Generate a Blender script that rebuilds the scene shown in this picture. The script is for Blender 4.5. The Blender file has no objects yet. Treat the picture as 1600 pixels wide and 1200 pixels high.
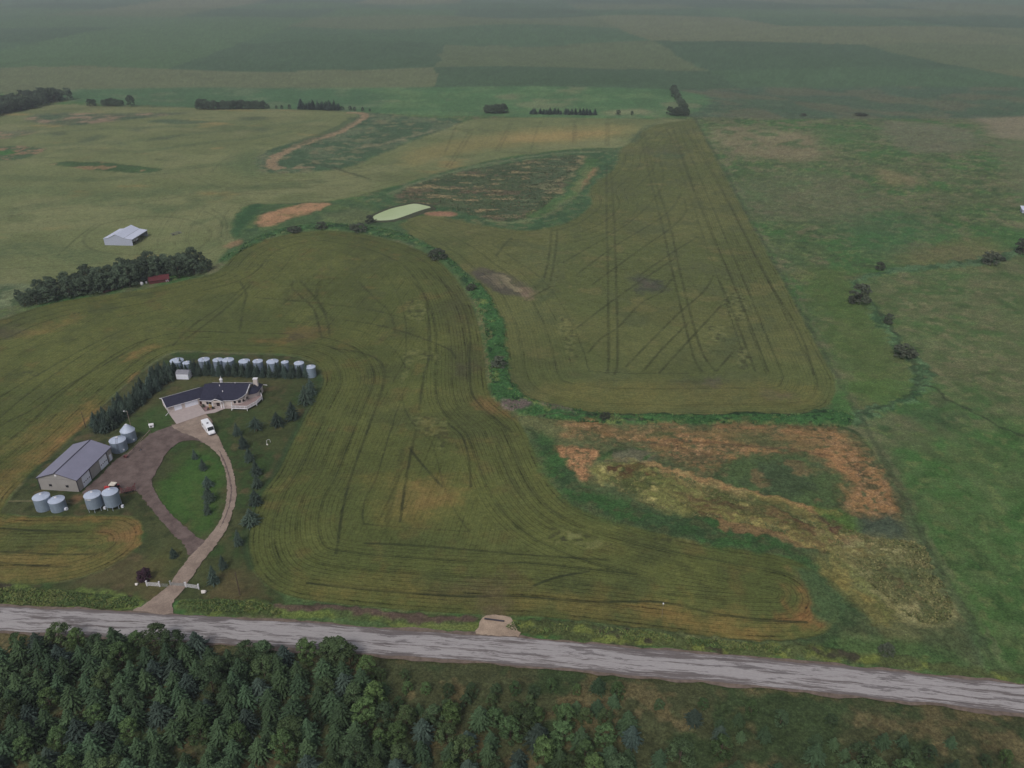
import bpy, bmesh, math, random
import numpy as np
from mathutils import Vector, Matrix
random.seed(7); rng = np.random.default_rng(7)
C = bpy.context.scene.collection
PI = math.pi
R = math.radians
# ------------------------------------------------------------------ camera model (28 mm equivalent, 140 m up)
F, TH, H = 1244.0, R(27.95), 140.0
cT, sT = math.cos(TH), math.sin(TH)
KEXP = 0.72                     # how a surface albedo reads in the picture

def ss(a, b, x):
    t = np.clip((x-a)/(b-a), 0, 1); return t*t*(3-2*t)
def gh(x, y):                   # gentle rolling of the far fields, the yard is level
    r = ss(330, 620, np.asarray(y, float))
    return r*(4.0*np.sin(x/130+1.3)*np.cos(y/170)+2.4*np.sin((x+.6*y)/90))
def G(px, py, z=None):          # a point of the land seen in this direction
    px = np.asarray(px, float); py = np.asarray(py, float)
    dx = (px-800)/F; dy = -(py-600)/F
    Y = cT+dy*sT; Z = -sT+dy*cT
    if z is not None:
        t = (z-H)/Z; return dx*t, Y*t
    t = -H/Z
    for _ in range(8):
        t = (gh(dx*t, Y*t)-H)/Z
    return dx*t, Y*t
def g3(px, py, dz=0.0):
    x, y = G(px, py); return Vector((float(x), float(y), float(gh(x, y))+dz))
def proj(x, y, z):
    zc = y*cT-(z-H)*sT; u = y*sT+(z-H)*cT
    return 800+F*x/zc, 600-F*u/zc
def hm(px, py, hpx):            # height in metres of something hpx tall standing there
    p = g3(px, py); lo, hi = 0.0, 60.0
    for _ in range(30):
        m = (lo+hi)/2
        if proj(p.x, p.y, p.z+m)[1] > py-hpx: lo = m
        else: hi = m
    return lo
def wm(px, py, wpx):            # width in metres
    p = g3(px, py); return wpx*(p.y*cT-(p.z-H)*sT)/F

# ------------------------------------------------------------------ scene helpers
def tag(o, label=None, cat=None, group=None, kind=None):
    if label: o['label'] = label
    if cat: o['category'] = cat
    if group: o['group'] = group
    if kind: o['kind'] = kind
    return o
def thing(name, label, cat, loc=(0, 0, 0), rz=0.0, group=None):
    o = bpy.data.objects.new(name, None); C.objects.link(o)
    o.empty_display_size = .5; o.location = loc; o.rotation_euler = (0, 0, rz)
    return tag(o, label, cat, group)
def copy_tree(o, parent=None):
    c = o.copy(); C.objects.link(c); c.parent = parent
    for ch in list(o.children): copy_tree(ch, c)
    return c

def lin(c):
    c = c/255.0
    return c/12.92 if c <= .04045 else ((c+.055)/1.055)**2.4
def alb(rgb, k=KEXP):           # albedo of a surface that reads rgb in the picture
    return tuple(min(.9, lin(v)/k) for v in rgb)

class NT:
    def __init__(s, name):
        s.m = bpy.data.materials.new(name); s.m.use_nodes = True
        s.n = s.m.node_tree.nodes; s.l = s.m.node_tree.links
        s.p = s.n['Principled BSDF']
    def node(s, t, **kw):
        n = s.n.new(t)
        for k, v in kw.items():
            if k.startswith('i_'): n.inputs[k[2:].replace('_', ' ')].default_value = v
            else: setattr(n, k, v)
        return n
    def noise(s, vec, scale, detail=3, rough=.55):
        n = s.node('ShaderNodeTexNoise'); n.inputs['Scale'].default_value = scale
        n.inputs['Detail'].default_value = detail; n.inputs['Roughness'].default_value = rough
        if vec is not None: s.l.new(vec, n.inputs['Vector'])
        return n.outputs['Fac']
    def math(s, op, a, b=None, clamp=False):
        n = s.n.new('ShaderNodeMath'); n.operation = op; n.use_clamp = clamp
        for i, v in enumerate((a, b)):
            if v is None: continue
            if isinstance(v, (int, float)): n.inputs[i].default_value = v
            else: s.l.new(v, n.inputs[i])
        return n.outputs[0]
    def rng(s, v, a, b, c, d):
        n = s.n.new('ShaderNodeMapRange'); s.l.new(v, n.inputs[0])
        for i, q in enumerate((a, b, c, d)): n.inputs[i+1].default_value = q
        return n.outputs[0]
    def mix(s, fac, a, b, mode='MIX'):
        n = s.n.new('ShaderNodeMix'); n.data_type = 'RGBA'; n.blend_type = mode
        for i, v in ((0, fac), (6, a), (7, b)):
            if isinstance(v, (int, float)): n.inputs[i].default_value = v
            elif isinstance(v, tuple): n.inputs[i].default_value = (*v[:3], 1)
            else: s.l.new(v, n.inputs[i])
        return n.outputs[2]
    def scalecol(s, col, fac):
        n = s.n.new('ShaderNodeVectorMath'); n.operation = 'SCALE'
        if isinstance(col, tuple): n.inputs[0].default_value = col[:3]
        else: s.l.new(col, n.inputs[0])
        s.l.new(fac, n.inputs['Scale']); return n.outputs[0]
    def coord(s, which='Object'):
        return s.node('ShaderNodeTexCoord').outputs[which]
    def mapping(s, vec, scale=(1, 1, 1), rot=(0, 0, 0)):
        n = s.node('ShaderNodeMapping'); n.inputs['Scale'].default_value = scale
        n.inputs['Rotation'].default_value = rot; s.l.new(vec, n.inputs['Vector']); return n.outputs[0]
    def bump(s, h, strength=.3, dist=.1):
        n = s.node('ShaderNodeBump'); n.inputs['Strength'].default_value = strength
        n.inputs['Distance'].default_value = dist; s.l.new(h, n.inputs['Height'])
        s.l.new(n.outputs[0], s.p.inputs['Normal'])
    def base(s, c): s.l.new(c, s.p.inputs['Base Color'])
    def set(s, rough=.8, metal=0, spec=.3):
        s.p.inputs['Roughness'].default_value = rough; s.p.inputs['Metallic'].default_value = metal
        s.p.inputs['Specular IOR Level'].default_value = spec

def mat(name, col, rough=.7, metal=0, spec=.3, amt=.15, scale=1.5, ribs=None, streak=0.0, bump=0.0):
    t = NT(name); t.set(rough, metal, spec); co = t.coord()
    n = t.noise(co, scale, 5, .6); f = t.rng(n, .3, .7, 1-amt, 1+amt)
    if streak:
        n2 = t.noise(t.mapping(co, (3, 3, .25)), 1.2, 4); f = t.math('MULTIPLY', f, t.rng(n2, .35, .7, 1-streak, 1+streak*.4))
    if ribs:
        w = t.node('ShaderNodeTexWave', bands_direction=ribs[0]); w.inputs['Scale'].default_value = ribs[1]
        t.l.new(co, w.inputs['Vector']); f = t.math('MULTIPLY', f, t.rng(w.outputs['Fac'], 0, 1, 1-ribs[2], 1+ribs[2]*.3))
        t.bump(w.outputs['Fac'], .35, .04)
    elif bump: t.bump(n, bump, .05)
    t.base(t.scalecol(tuple(col), f)); return t.m

# ------------------------------------------------------------------ mesh builder
class MB:
    def __init__(s): s.v = []; s.f = []; s.mi = []; s.cur = 0
    def add(s, vs, fs):
        o = len(s.v); s.v += [tuple(p) for p in vs]
        s.f += [tuple(i+o for i in f) for f in fs]; s.mi += [s.cur]*len(fs); return s
    def hexa(s, p):             # 8 points: bottom loop, top loop
        return s.add(p, [(3, 2, 1, 0), (4, 5, 6, 7), (0, 1, 5, 4), (1, 2, 6, 5), (2, 3, 7, 6), (3, 0, 4, 7)])
    def box(s, x0, x1, y0, y1, z0, z1):
        return s.hexa([(x0, y0, z0), (x1, y0, z0), (x1, y1, z0), (x0, y1, z0), (x0, y0, z1), (x1, y0, z1), (x1, y1, z1), (x0, y1, z1)])
    def prism(s, poly, z0, z1):
        n = len(poly)
        return s.add([(x, y, z0) for x, y in poly]+[(x, y, z1) for x, y in poly],
                     [tuple(range(n-1, -1, -1)), tuple(range(n, 2*n))]+[(i, (i+1) % n, n+(i+1) % n, n+i) for i in range(n)])
    def slab(s, pts, t=.15):    # a sheet of thickness t below its points
        n = len(pts); nr = Vector((0, 0, 0))
        P = [Vector(p) for p in pts]
        for i in range(n): nr += P[i].cross(P[(i+1) % n])
        nr.normalize()
        if nr.z < 0: nr = -nr
        low = [p-nr*t for p in P]
        return s.add(P+low, [tuple(range(n)), tuple(range(2*n-1, n-1, -1))]+[(i, (i+1) % n, n+(i+1) % n, n+i) for i in range(n)])
    def bar(s, a, b, r=.05, n=6, r2=None):
        a, b = Vector(a), Vector(b); d = (b-a); L = d.length
        if L < 1e-5: return s
        q = d.to_track_quat('Z', 'Y').to_matrix(); r2 = r if r2 is None else r2
        vs = [a+q@Vector((r*math.cos(2*PI*i/n), r*math.sin(2*PI*i/n), 0)) for i in range(n)]
        vs += [b+q@Vector((r2*math.cos(2*PI*i/n), r2*math.sin(2*PI*i/n), 0)) for i in range(n)]
        return s.add(vs, [tuple(range(n-1, -1, -1)), tuple(range(n, 2*n))]+[(i, (i+1) % n, n+(i+1) % n, n+i) for i in range(n)])
    def lathe(s, prof, n=32, c=(0, 0), ax='z'):
        vs = []; k = len(prof)
        for i in range(n):
            a = 2*PI*i/n
            for r, z in prof:
                p = (c[0]+r*math.cos(a), c[1]+r*math.sin(a), z)
                vs.append(p)
        fs = []
        for i in range(n):
            j = (i+1) % n
            for q in range(k-1): fs.append((i*k+q, j*k+q, j*k+q+1, i*k+q+1))
        return s.add(vs, fs)
    def wheel(s, c, r, w, axis, n=20):
        c = Vector(c); axis = Vector(axis).normalized(); return s.bar(c-axis*w/2, c+axis*w/2, r, n)
    def build(s, name, m, parent=None, smooth=False, loc=None):
        me = bpy.data.meshes.new(name); me.from_pydata(s.v, [], s.f)
        ms = m if isinstance(m, (list, tuple)) else [m]
        for q in ms: me.materials.append(q)
        if len(ms) > 1: me.polygons.foreach_set('material_index', s.mi)
        if smooth: me.polygons.foreach_set('use_smooth', [True]*len(me.polygons))
        bm = bmesh.new(); bm.from_mesh(me); bmesh.ops.recalc_face_normals(bm, faces=bm.faces); bm.to_mesh(me); bm.free()
        me.update()
        o = bpy.data.objects.new(name, me); C.objects.link(o)
        if parent: o.parent = parent
        if loc: o.location = loc
        return o

# ================================================================== THE LAND
def wrapnoise(seed):
    return np.random.default_rng(seed).random((256, 256))
_NT = {}
def vn(x, y, s, seed=0):        # value noise, s metres per cell, 0..1
    if seed not in _NT: _NT[seed] = wrapnoise(seed)
    T = _NT[seed]; X = x/s; Y = y/s
    xi = np.floor(X).astype(int); yi = np.floor(Y).astype(int); fx = X-xi; fy = Y-yi
    fx = fx*fx*(3-2*fx); fy = fy*fy*(3-2*fy)
    a = T[xi & 255, yi & 255]; b = T[(xi+1) & 255, yi & 255]; c = T[xi & 255, (yi+1) & 255]; d = T[(xi+1) & 255, (yi+1) & 255]
    return (a*(1-fx)+b*fx)*(1-fy)+(c*(1-fx)+d*fx)*fy
def fbm(x, y, s, seed=0, o=4):
    r = 0; a = .5; t = 0
    for i in range(o):
        r = r+a*vn(x+37*i, y-91*i, s, seed+i); t += a; a *= .55; s *= .5
    return r/t

Ys = [-4000., -2000, -900, -400, -150, -40, 20, 50, 70, 82]
while Ys[-1] < 1080: Ys.append(Ys[-1]+.72*(Ys[-1]**2+H*H)/(H*796))
while Ys[-1] < 9500: Ys.append(Ys[-1]+1.1*(Ys[-1]**2+H*H)/(H*796))
Ys = np.array(Ys)
NC = 1080
u = np.linspace(-1.22, 1.22, NC)
zc = np.maximum(Ys, 70)*cT+H*sT
W = .643*zc
offs = np.array([15, 60, 200, 600, 1800, 4500, 9000.])
Xc = u[None, :]*W[:, None]
Xl = -1.22*W[:, None]-offs[::-1][None, :]; Xr = 1.22*W[:, None]+offs[None, :]
X = np.concatenate([Xl, Xc, Xr], 1); Y = np.repeat(Ys[:, None], X.shape[1], 1)
nr, nc = X.shape
gx = X.ravel(); gy = Y.ravel()
spacing = np.repeat((np.gradient(Ys))[:, None], nc, 1).ravel()
N = gx.size; colsp = np.repeat((2.44*W/NC)[:, None], nc, 1).ravel()
def A(rgb): return np.array(alb(rgb))

def inside(poly, x, y):
    r = np.zeros(x.shape, bool); n = len(poly)
    for i in range(n):
        x1, y1 = poly[i]; x2, y2 = poly[(i+1) % n]
        if y1 == y2: continue
        c = ((y1 > y) != (y2 > y)) & (x < (x2-x1)*(y-y1)/(y2-y1)+x1); r ^= c
    return r
def pdist(pts, x, y, closed=False):
    d = np.full(x.shape, 1e9); n = len(pts)
    for i in range(n if closed else n-1):
        x1, y1 = pts[i]; x2, y2 = pts[(i+1) % n]
        ex, ey = x2-x1, y2-y1; L = ex*ex+ey*ey+1e-9
        t = np.clip(((x-x1)*ex+(y-y1)*ey)/L, 0, 1)
        d = np.minimum(d, (x-x1-t*ex)**2+(y-y1-t*ey)**2)
    return np.sqrt(d)
def smoothpts(pts, k=4, closed=False):     # Catmull-Rom
    n = len(pts); out = []
    rngi = range(n if closed else n-1)
    for i in rngi:
        p0 = pts[(i-1) % n] if closed or i > 0 else pts[i]; p1 = pts[i]; p2 = pts[(i+1) % n]
        p3 = pts[(i+2) % n] if closed or i < n-2 else p2
        for j in range(k):
            t = j/k
            out.append(tuple(.5*((2*p1[q])+(-p0[q]+p2[q])*t+(2*p0[q]-5*p1[q]+4*p2[q]-p3[q])*t*t+(-p0[q]+3*p1[q]-3*p2[q]+p3[q])*t**3) for q in (0, 1)))
    if not closed: out.append(pts[-1])
    return out
def W2(pts): 
    a = np.array(pts, float); x, y = G(a[:, 0], a[:, 1]); return list(zip(x.tolist(), y.tolist()))
def wpoly(pts, k=4): return W2(smoothpts(pts, k, True))
def wline(pts, k=5): return W2(smoothpts(pts, k, False))

col = np.tile(A((64, 84, 54)), (N, 1)); rowd = np.zeros(N); rowa = np.zeros(N); rough = np.full(N, .5); hz = np.zeros(N)
wx = gx+(fbm(gx, gy, 9, 50)-.5)*5+(vn(gx, gy, 1.6, 60)-.5)*1.6
wy = gy+(fbm(gx, gy, 9, 70)-.5)*5+(vn(gx, gy, 1.6, 80)-.5)*1.6
def sel(poly, pad, x, y):
    a = np.array(poly); return np.nonzero((x > a[:, 0].min()-pad) & (x < a[:, 0].max()+pad) & (y > a[:, 1].min()-pad) & (y < a[:, 1].max()+pad))[0]
def mask(pts, feather=.4, warp=1.0, k=4, raw=False):
    P = pts if raw else wpoly(pts, k)
    X_, Y_ = (gx+(wx-gx)*warp, gy+(wy-gy)*warp)
    i = sel(P, feather+6, gx, gy); x, y = X_[i], Y_[i]
    ins = inside(P, x, y); f = feather+spacing[i]*.4
    near = pdist(P, x, y, True)
    s = np.where(ins, near, -near)
    return i, ss(-f, f, s), s
def paint(pts, rgb, feather=.5, warp=1.0, op=1.0, rgh=None, tex=None, k=4, rows=None, lump=0, raw=False):
    """lay one kind of ground cover over an area; tex=(rgb2, size m, lo, hi) a second cover in patches"""
    i, m, s = mask(pts, feather, warp, k, raw)
    c = np.tile(A(rgb), (len(i), 1))
    for t in (tex or []):
        q = fbm(gx[i]*t[4] if len(t) > 4 else gx[i], gy[i], t[1], int(t[1]*7) % 40, 4); w = ss(t[2], t[3], q)[:, None]
        c = c*(1-w)+A(t[0])*w
    m = m*op
    col[i] = col[i]*(1-m[:, None])+c*m[:, None]
    rowa[i] = rowa[i]*(1-m) if rows is None else rowa[i]*(1-m)+rows*m
    if rgh is not None: rough[i] = rough[i]*(1-m)+rgh*m
    if lump: hz[i] = np.maximum(hz[i]*(1-m), lump*m*(.4+vn(gx[i], gy[i], 1.1, 11)*.6))
    return i, m, s
def line(pts, rgb, w, op=.8, k=5, feather=.25, warp=0.0, brk=0.0):
    P = wline(pts, k); i = sel(P, w+3, gx, gy)
    x = gx[i]+(wx[i]-gx[i])*warp; y = gy[i]+(wy[i]-gy[i])*warp
    d = pdist(P, x, y); e_ = np.array([P[-1][0]-P[0][0], P[-1][1]-P[0][1]]); vert = abs(e_[1])/(np.hypot(*e_)+1e-6)
    spl = spacing[i]*(1-vert)+colsp[i]*1.5*vert; ww = np.maximum(w/2, spl*.4)
    m = (1-ss(ww, ww+feather+spl*.4, d))*op*np.clip(w/2/ww, .3, 1)
    if brk: m = m*(1-brk*ss(.4, .6, fbm(gx[i], gy[i], 5, 21)))
    col[i] = col[i]*(1-m[:, None])+A(rgb)*m[:, None]
def crop(i, m, s, band, ang, amp=.5, tram=(6.5, 19, 31.5), dark=(42, 48, 31), tamp=.7, off=0):
    """drill rows: parallel with the field edge near it, straight across the middle"""
    x, y = gx[i], gy[i]
    st = x*math.cos(ang)+y*math.sin(ang)+.8*np.sin(y/40)
    r = np.where((s < band), s, st+off); ok = m > .5
    rowd[i] = np.where(ok, r, rowd[i]); rowa[i] = np.where(ok, amp*np.where(s < band, 1, .6), rowa[i])
    for t in tram:
        ww = np.maximum(.32, spacing[i]*.4)
        q = (1-ss(ww*.5, ww*1.1, np.abs(s-t)))*tamp*np.clip(.3/ww, .25, 1)*(.55+.45*ss(.35, .6, fbm(x, y, 25, 33)))*(m > .5)
        col[i] = col[i]*(1-q[:, None])+A(dark)*q[:, None]

GRASS = [((78, 86, 56), 22, .45, .65), ((50, 76, 46), 9, .5, .7), ((86, 92, 62), 4, .55, .8)]
# ---- far country, fields of 400 m beyond the property
far = gy > 1010
ci = np.floor((gx+60+.04*gy+(fbm(gx, gy, 90, 3)-.5)*26)/400).astype(int); cj = np.floor((gy+(fbm(gx, gy, 90, 4)-.5)*26)/420).astype(int)
hsh = _NT.setdefault(5, wrapnoise(5))[ci & 255, cj & 255]
pal = np.array([A((64, 86, 60)), A((78, 90, 63)), A((60, 80, 57)), A((86, 94, 67)), A((68, 90, 60))])
col[far] = pal[(hsh[far]*4.99).astype(int)]; rough[far] = .9
# ---- right pasture and rough grass everywhere
wide = [(-200, 400), (-200, 1300), (2000, 1300), (2000, 400)]
pw = [(-9000, -4000), (9000, -4000), (9000, 1010), (-9000, 1010)]
paint(pw, (67, 85, 52), 6, 0, tex=[((80, 87, 60), 60, .42, .62), ((60, 89, 49), 26, .46, .62), ((90, 92, 66), 9, .5, .72), ((58, 76, 47), 6, .55, .75), ((84, 98, 60), 3, .55, .75)], rgh=.9, raw=True)
def rp(pts, rgb, op=.8, f=6, **kw): paint(pts, rgb, f, 2.2, op=op, rgh=.9, **kw)
rp([(1430, 700), (1700, 690), (1700, 1250), (1500, 1250), (1440, 1000), (1380, 800)], (61, 91, 46), .7, 18, tex=[((72, 94, 54), 10, .45, .65), ((50, 76, 38), 5, .52, .7), ((80, 95, 56), 3, .55, .72)])
rp([(1330, 440), (1700, 420), (1700, 640), (1450, 620), (1400, 540), (1350, 480)], (86, 92, 62), .6, 18, tex=[((68, 84, 50), 10, .45, .62), ((98, 98, 70), 4, .54, .7)])
rp([(1255, 430), (1330, 430), (1385, 520), (1420, 590), (1400, 625), (1340, 640), (1300, 540)], (70, 86, 46), .7, 8)
rp([(1115, 200), (1190, 200), (1260, 212), (1295, 235), (1270, 252), (1190, 248), (1130, 235)], (112, 104, 80), .75, 14, tex=[((80, 92, 62), 14, .5, .7)])
rp([(1370, 262), (1400, 268), (1440, 283), (1400, 290), (1372, 282)], (108, 100, 72), .7, 7)
rp([(1380, 190), (1470, 195), (1530, 212), (1510, 235), (1430, 238), (1390, 220)], (98, 98, 78), .6, 12)
rp([(1525, 182), (1700, 184), (1700, 220), (1560, 215), (1540, 195)], (118, 110, 90), .75, 10)
rp([(1560, 225), (1700, 225), (1700, 320), (1605, 320)], (92, 96, 70), .6, 10)
rp([(1280, 200), (1330, 200), (1345, 222), (1290, 225)], (66, 92, 54), .6, 12)
rp([(1150, 290), (1290, 270), (1400, 330), (1300, 345), (1180, 340)], (86, 90, 66), .5, 16)
rp([(1310, 340), (1440, 335), (1470, 365), (1390, 400), (1330, 385)], (54, 84, 52), .5, 18)
rp([(1540, 372), (1700, 350), (1700, 385), (1590, 388), (1548, 392), (1520, 378)], (56, 86, 46), .8, 2)
rp([(1400, 405), (1520, 370), (1580, 400), (1480, 422)], (94, 92, 60), .55, 9)
rp([(1410, 640), (1480, 650), (1470, 665), (1420, 655)], (58, 74, 50), .6, 4)
# right creek
rp([(1325, 655), (1360, 640), (1400, 625), (1432, 605), (1425, 575), (1402, 552), (1392, 530), (1375, 505), (1362, 480), (1340, 460), (1335, 440), (1370, 424), (1420, 418), (1480, 410), (1540, 402), (1620, 380), (1620, 392), (1545, 412), (1480, 420), (1380, 430), (1350, 442), (1352, 462), (1380, 490), (1402, 520), (1420, 545), (1450, 580), (1452, 603), (1425, 625), (1380, 650), (1340, 664)], (72, 96, 66), .9, 1.2, tex=[((46, 70, 46), 4, .45, .6)], lump=.7)
line([(1432, 604), (1460, 606), (1478, 622), (1510, 637), (1560, 665), (1620, 690)], (40, 48, 34), 1.2, .7, warp=1)
line([(1340, 441), (1352, 462), (1392, 507), (1418, 560), (1436, 590), (1432, 604), (1400, 628), (1350, 648)], (44, 58, 40), 1.6, .6, warp=1)
# beyond the far fence
rp([(1085, 183), (1700, 178), (1700, 140), (1060, 140)], (62, 80, 62), .8, 6, tex=[((80, 84, 66), 50, .45, .6)])
rp([(780, 182), (1058, 182), (1050, 140), (400, 140), (420, 168), (560, 175), (660, 180)], (66, 96, 62), .9, 4, tex=[((78, 104, 68), 30, .45, .65), ((92, 104, 74), 60, .6, .7)])
rp([(110, 158), (300, 168), (560, 176), (560, 140), (110, 140)], (62, 90, 60), .9, 4, tex=[((80, 98, 70), 30, .5, .7)])
rp([(940, 176), (960, 171), (1000, 170), (1010, 176), (960, 180)], (112, 114, 84), .7, 5)

# ---- field C : the wide pale field behind the farm (and across the top of the property)
CROPT = [((104, 108, 74), 60, .45, .62), ((90, 98, 64), 34, .5, .7, .5), ((116, 108, 70), 24, .66, .82, .5), ((86, 94, 62), 12, .6, .8, .4)]
FC = [(-400, 200), (0, 178), (45, 168), (90, 163), (160, 166), (250, 168), (400, 170), (500, 172), (545, 175), (560, 182), (535, 200), (490, 216), (430, 232), (405, 245), (400, 262), (425, 270), (490, 268), (540, 262), (590, 243), (640, 222), (700, 200), (740, 187), (800, 184), (900, 184), (1000, 186), (1075, 188), (1060, 200), (1010, 215), (992, 222), (965, 231), (935, 231), (880, 234), (800, 244), (740, 256), (690, 268), (640, 284), (590, 297), (540, 310), (480, 317), (420, 318), (385, 320), (370, 340), (362, 365), (368, 380), (345, 400), (330, 415), (250, 430), (180, 445), (100, 455), (40, 470), (0, 478), (-400, 560)]
i, m, s = paint(FC, (96, 103, 68), .8, .2, tex=CROPT, rows=.3, rgh=.4, k=3); crop(i, m, s, 70, R(75), .35, (8, 24, 40), tamp=.45)
def damp_shade(pts, w, rgb=(74, 88, 58), op=.55): line(pts, rgb, w, op, warp=1.5, feather=w*.6, brk=.5)  # greener swaths: damp growth plus shading of the dips, put in as colour
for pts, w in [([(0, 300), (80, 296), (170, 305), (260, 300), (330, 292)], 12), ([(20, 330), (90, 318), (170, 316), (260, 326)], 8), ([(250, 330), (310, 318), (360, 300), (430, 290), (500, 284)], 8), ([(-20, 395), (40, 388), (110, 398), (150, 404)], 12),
               ([(60, 228), (150, 224), (240, 216), (330, 206), (400, 200)], 8), ([(200, 240), (300, 226), (390, 216), (450, 206)], 6), ([(0, 276), (100, 280), (200, 278), (300, 262), (350, 256)], 7), ([(330, 200), (420, 196), (500, 188)], 6), ([(20, 215), (100, 205), (200, 200), (320, 196)], 6), ([(300, 350), (340, 340), (360, 350), (350, 375), (310, 390)], 5)]: damp_shade(pts, w)
for pts in [[(330, 270), (350, 250), (390, 238)], [(300, 275), (345, 292), (420, 290), (520, 283), (600, 268)], [(380, 276), (440, 283), (520, 278), (600, 258), (700, 232)], [(160, 350), (230, 338), (300, 345), (330, 365), (300, 392), (220, 398), (150, 392), (130, 372), (160, 350)], [(90, 400), (120, 372), (150, 350)], [(320, 330), (345, 345), (345, 370)], [(330, 326), (352, 342), (354, 368)], [(0, 340), (100, 325), (200, 320), (320, 300)], [(0, 420), (100, 415), (250, 405), (330, 395)]]:
    line(pts, (60, 68, 46), .7, .6, brk=.4)
paint([(-60, 455), (0, 446), (50, 444), (80, 452), (40, 472), (0, 482), (-60, 500)], (66, 82, 58), 2, 2, op=.9, rgh=1, lump=.5, tex=[((96, 106, 78), 7, .48, .6)])
# upper right part of the same crop, tan streak near the top
paint([(640, 236), (720, 218), (820, 202), (900, 198), (985, 196), (975, 212), (900, 222), (800, 228), (700, 244), (640, 262)], (120, 112, 72), 12, 3, op=.65, rows=.3)
paint([(800, 212), (900, 205), (960, 207), (900, 216), (800, 222)], (134, 116, 76), 9, 3, op=.6, rows=.3)
# sloughs and bare hollows inside it
def hollow(pts, rgb, f=2, **kw): paint(pts, rgb, f, 1.4, rgh=.9, **kw)
hollow([(40, 185), (70, 177), (160, 177), (250, 176), (300, 176), (240, 183), (170, 190), (110, 196), (60, 192)], (78, 86, 62), 4, tex=[((118, 104, 84), 22, .5, .62), ((60, 78, 56), 16, .5, .7)])
hollow([(232, 190), (260, 186), (330, 191), (280, 194), (250, 192)], (62, 80, 58), 3, op=.8)
hollow([(74, 256), (105, 252), (140, 253), (180, 255), (225, 260), (252, 265), (235, 270), (190, 269), (130, 264), (95, 260)], (58, 78, 48), 1.2, tex=[((112, 96, 70), 10, .55, .68)])
hollow([(-20, 232), (20, 228), (68, 232), (50, 244), (25, 250), (-20, 247)], (64, 82, 54), 2, tex=[((116, 98, 76), 9, .5, .6)])
hollow([(-10, 238), (15, 234), (28, 238), (10, 242), (-10, 242)], (54, 88, 44), 1)
hollow([(-20, 207), (15, 204), (60, 203), (35, 212), (-20, 218)], (84, 88, 66), 3, op=.8, tex=[((116, 98, 78), 9, .5, .6)])
for q in ([(120, 222), (150, 211), (160, 214), (140, 222)], [(200, 203), (222, 200), (220, 205)], [(72, 209), (95, 206), (108, 209), (85, 212)], [(175, 226), (190, 223), (195, 226)], [(370, 186), (400, 182), (420, 185), (395, 188)], [(395, 203), (420, 200), (412, 205)], [(230, 218), (280, 211), (282, 213), (235, 220)]):
    hollow(q, (66, 78, 56), 6, op=.75)
hollow([(350, 255), (380, 240), (405, 236), (410, 262), (400, 275), (375, 270)], (72, 88, 58), 12, op=.7)
# wet draw between the two parts, with its tan track
DR = [(570, 176), (650, 183), (720, 187), (700, 200), (640, 222), (590, 243), (540, 262), (490, 269), (425, 271), (402, 262), (405, 245), (430, 232), (490, 216), (535, 200), (558, 183)]
paint(DR, (60, 80, 56), 2, 1.5, rgh=1, tex=[((78, 90, 66), 22, .45, .62), ((96, 98, 72), 9, .55, .72)], lump=.5)
line([(548, 176), (568, 178), (566, 185), (545, 198), (520, 210), (480, 222), (445, 238), (428, 250), (425, 258), (436, 264)], (128, 110, 86), 7, .85, warp=1.4, feather=2)
line([(462, 263), (488, 262)], (126, 108, 86), 4, .7, warp=1)
line([(560, 232), (600, 225), (640, 215), (680, 204)], (112, 108, 84), 3, .6, warp=1.5, feather=2)
line([(490, 256), (530, 265), (575, 279)], (52, 62, 44), 3, .6, warp=1)
line([(430, 236), (480, 219), (530, 200), (556, 184)], (50, 72, 48), 8, .6, warp=1.5, feather=4)

# ---- field B : between the creek and the east line
FB = [(618, 352), (628, 344), (650, 338), (690, 337), (740, 348), (790, 357), (830, 360), (885, 348), (922, 322), (920, 300), (925, 290), (945, 275), (962, 256), (966, 238), (985, 222), (1000, 205), (1030, 194), (1070, 188), (1086, 188), (1110, 232), (1150, 306), (1190, 380), (1230, 452), (1270, 528), (1298, 580), (1306, 602), (1300, 625), (1280, 640), (1230, 646), (1150, 647), (1050, 648), (950, 646), (900, 641), (860, 634), (825, 622), (803, 605), (793, 580), (791, 555), (785, 520), (775, 490), (762, 462), (745, 440), (720, 420), (695, 398), (660, 376), (630, 362)]
i, m, s = paint(FB, (78, 85, 50), .4, .12, rows=.5, rgh=.45, k=3, tex=[((86, 90, 54), 45, .45, .65), ((77, 83, 52), 18, .52, .75), ((90, 91, 56), 12, .6, .8)])
crop(i, m, s, 26, R(52), .5)
# green ring and slough above it
SL = [(560, 312), (600, 297), (640, 286), (690, 270), (740, 258), (800, 246), (880, 236), (935, 232), (966, 233), (963, 256), (945, 275), (925, 290), (920, 300), (922, 322), (885, 348), (830, 360), (790, 358), (740, 350), (690, 338), (650, 334), (600, 350), (560, 352), (520, 350), (480, 330), (520, 318)]
paint(SL, (54, 78, 50), 1.5, .8, rgh=1, tex=[((66, 88, 56), 9, .48, .68), ((84, 92, 62), 4, .56, .72)], lump=.3)
paint([(625, 300), (660, 285), (720, 268), (800, 255), (860, 247), (915, 243), (910, 255), (885, 285), (860, 315), (820, 340), (780, 345), (730, 335), (690, 322), (650, 320), (620, 315)], (68, 80, 55), 3, 1.8, rgh=1, lump=.5,
      tex=[((86, 78, 60), 20, .5, .62, .5), ((56, 70, 47), 10, .5, .62), ((122, 110, 80), 6, .57, .66, .5)])
paint([(840, 260), (900, 246), (880, 280), (840, 320), (800, 340), (780, 335), (820, 300)], (74, 88, 64), 5, 2, op=.6, lump=.6)
line([(610, 303), (650, 287), (720, 266), (800, 250), (870, 240), (935, 238)], (96, 104, 76), 3, .6, warp=1, feather=1.5)
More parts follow.
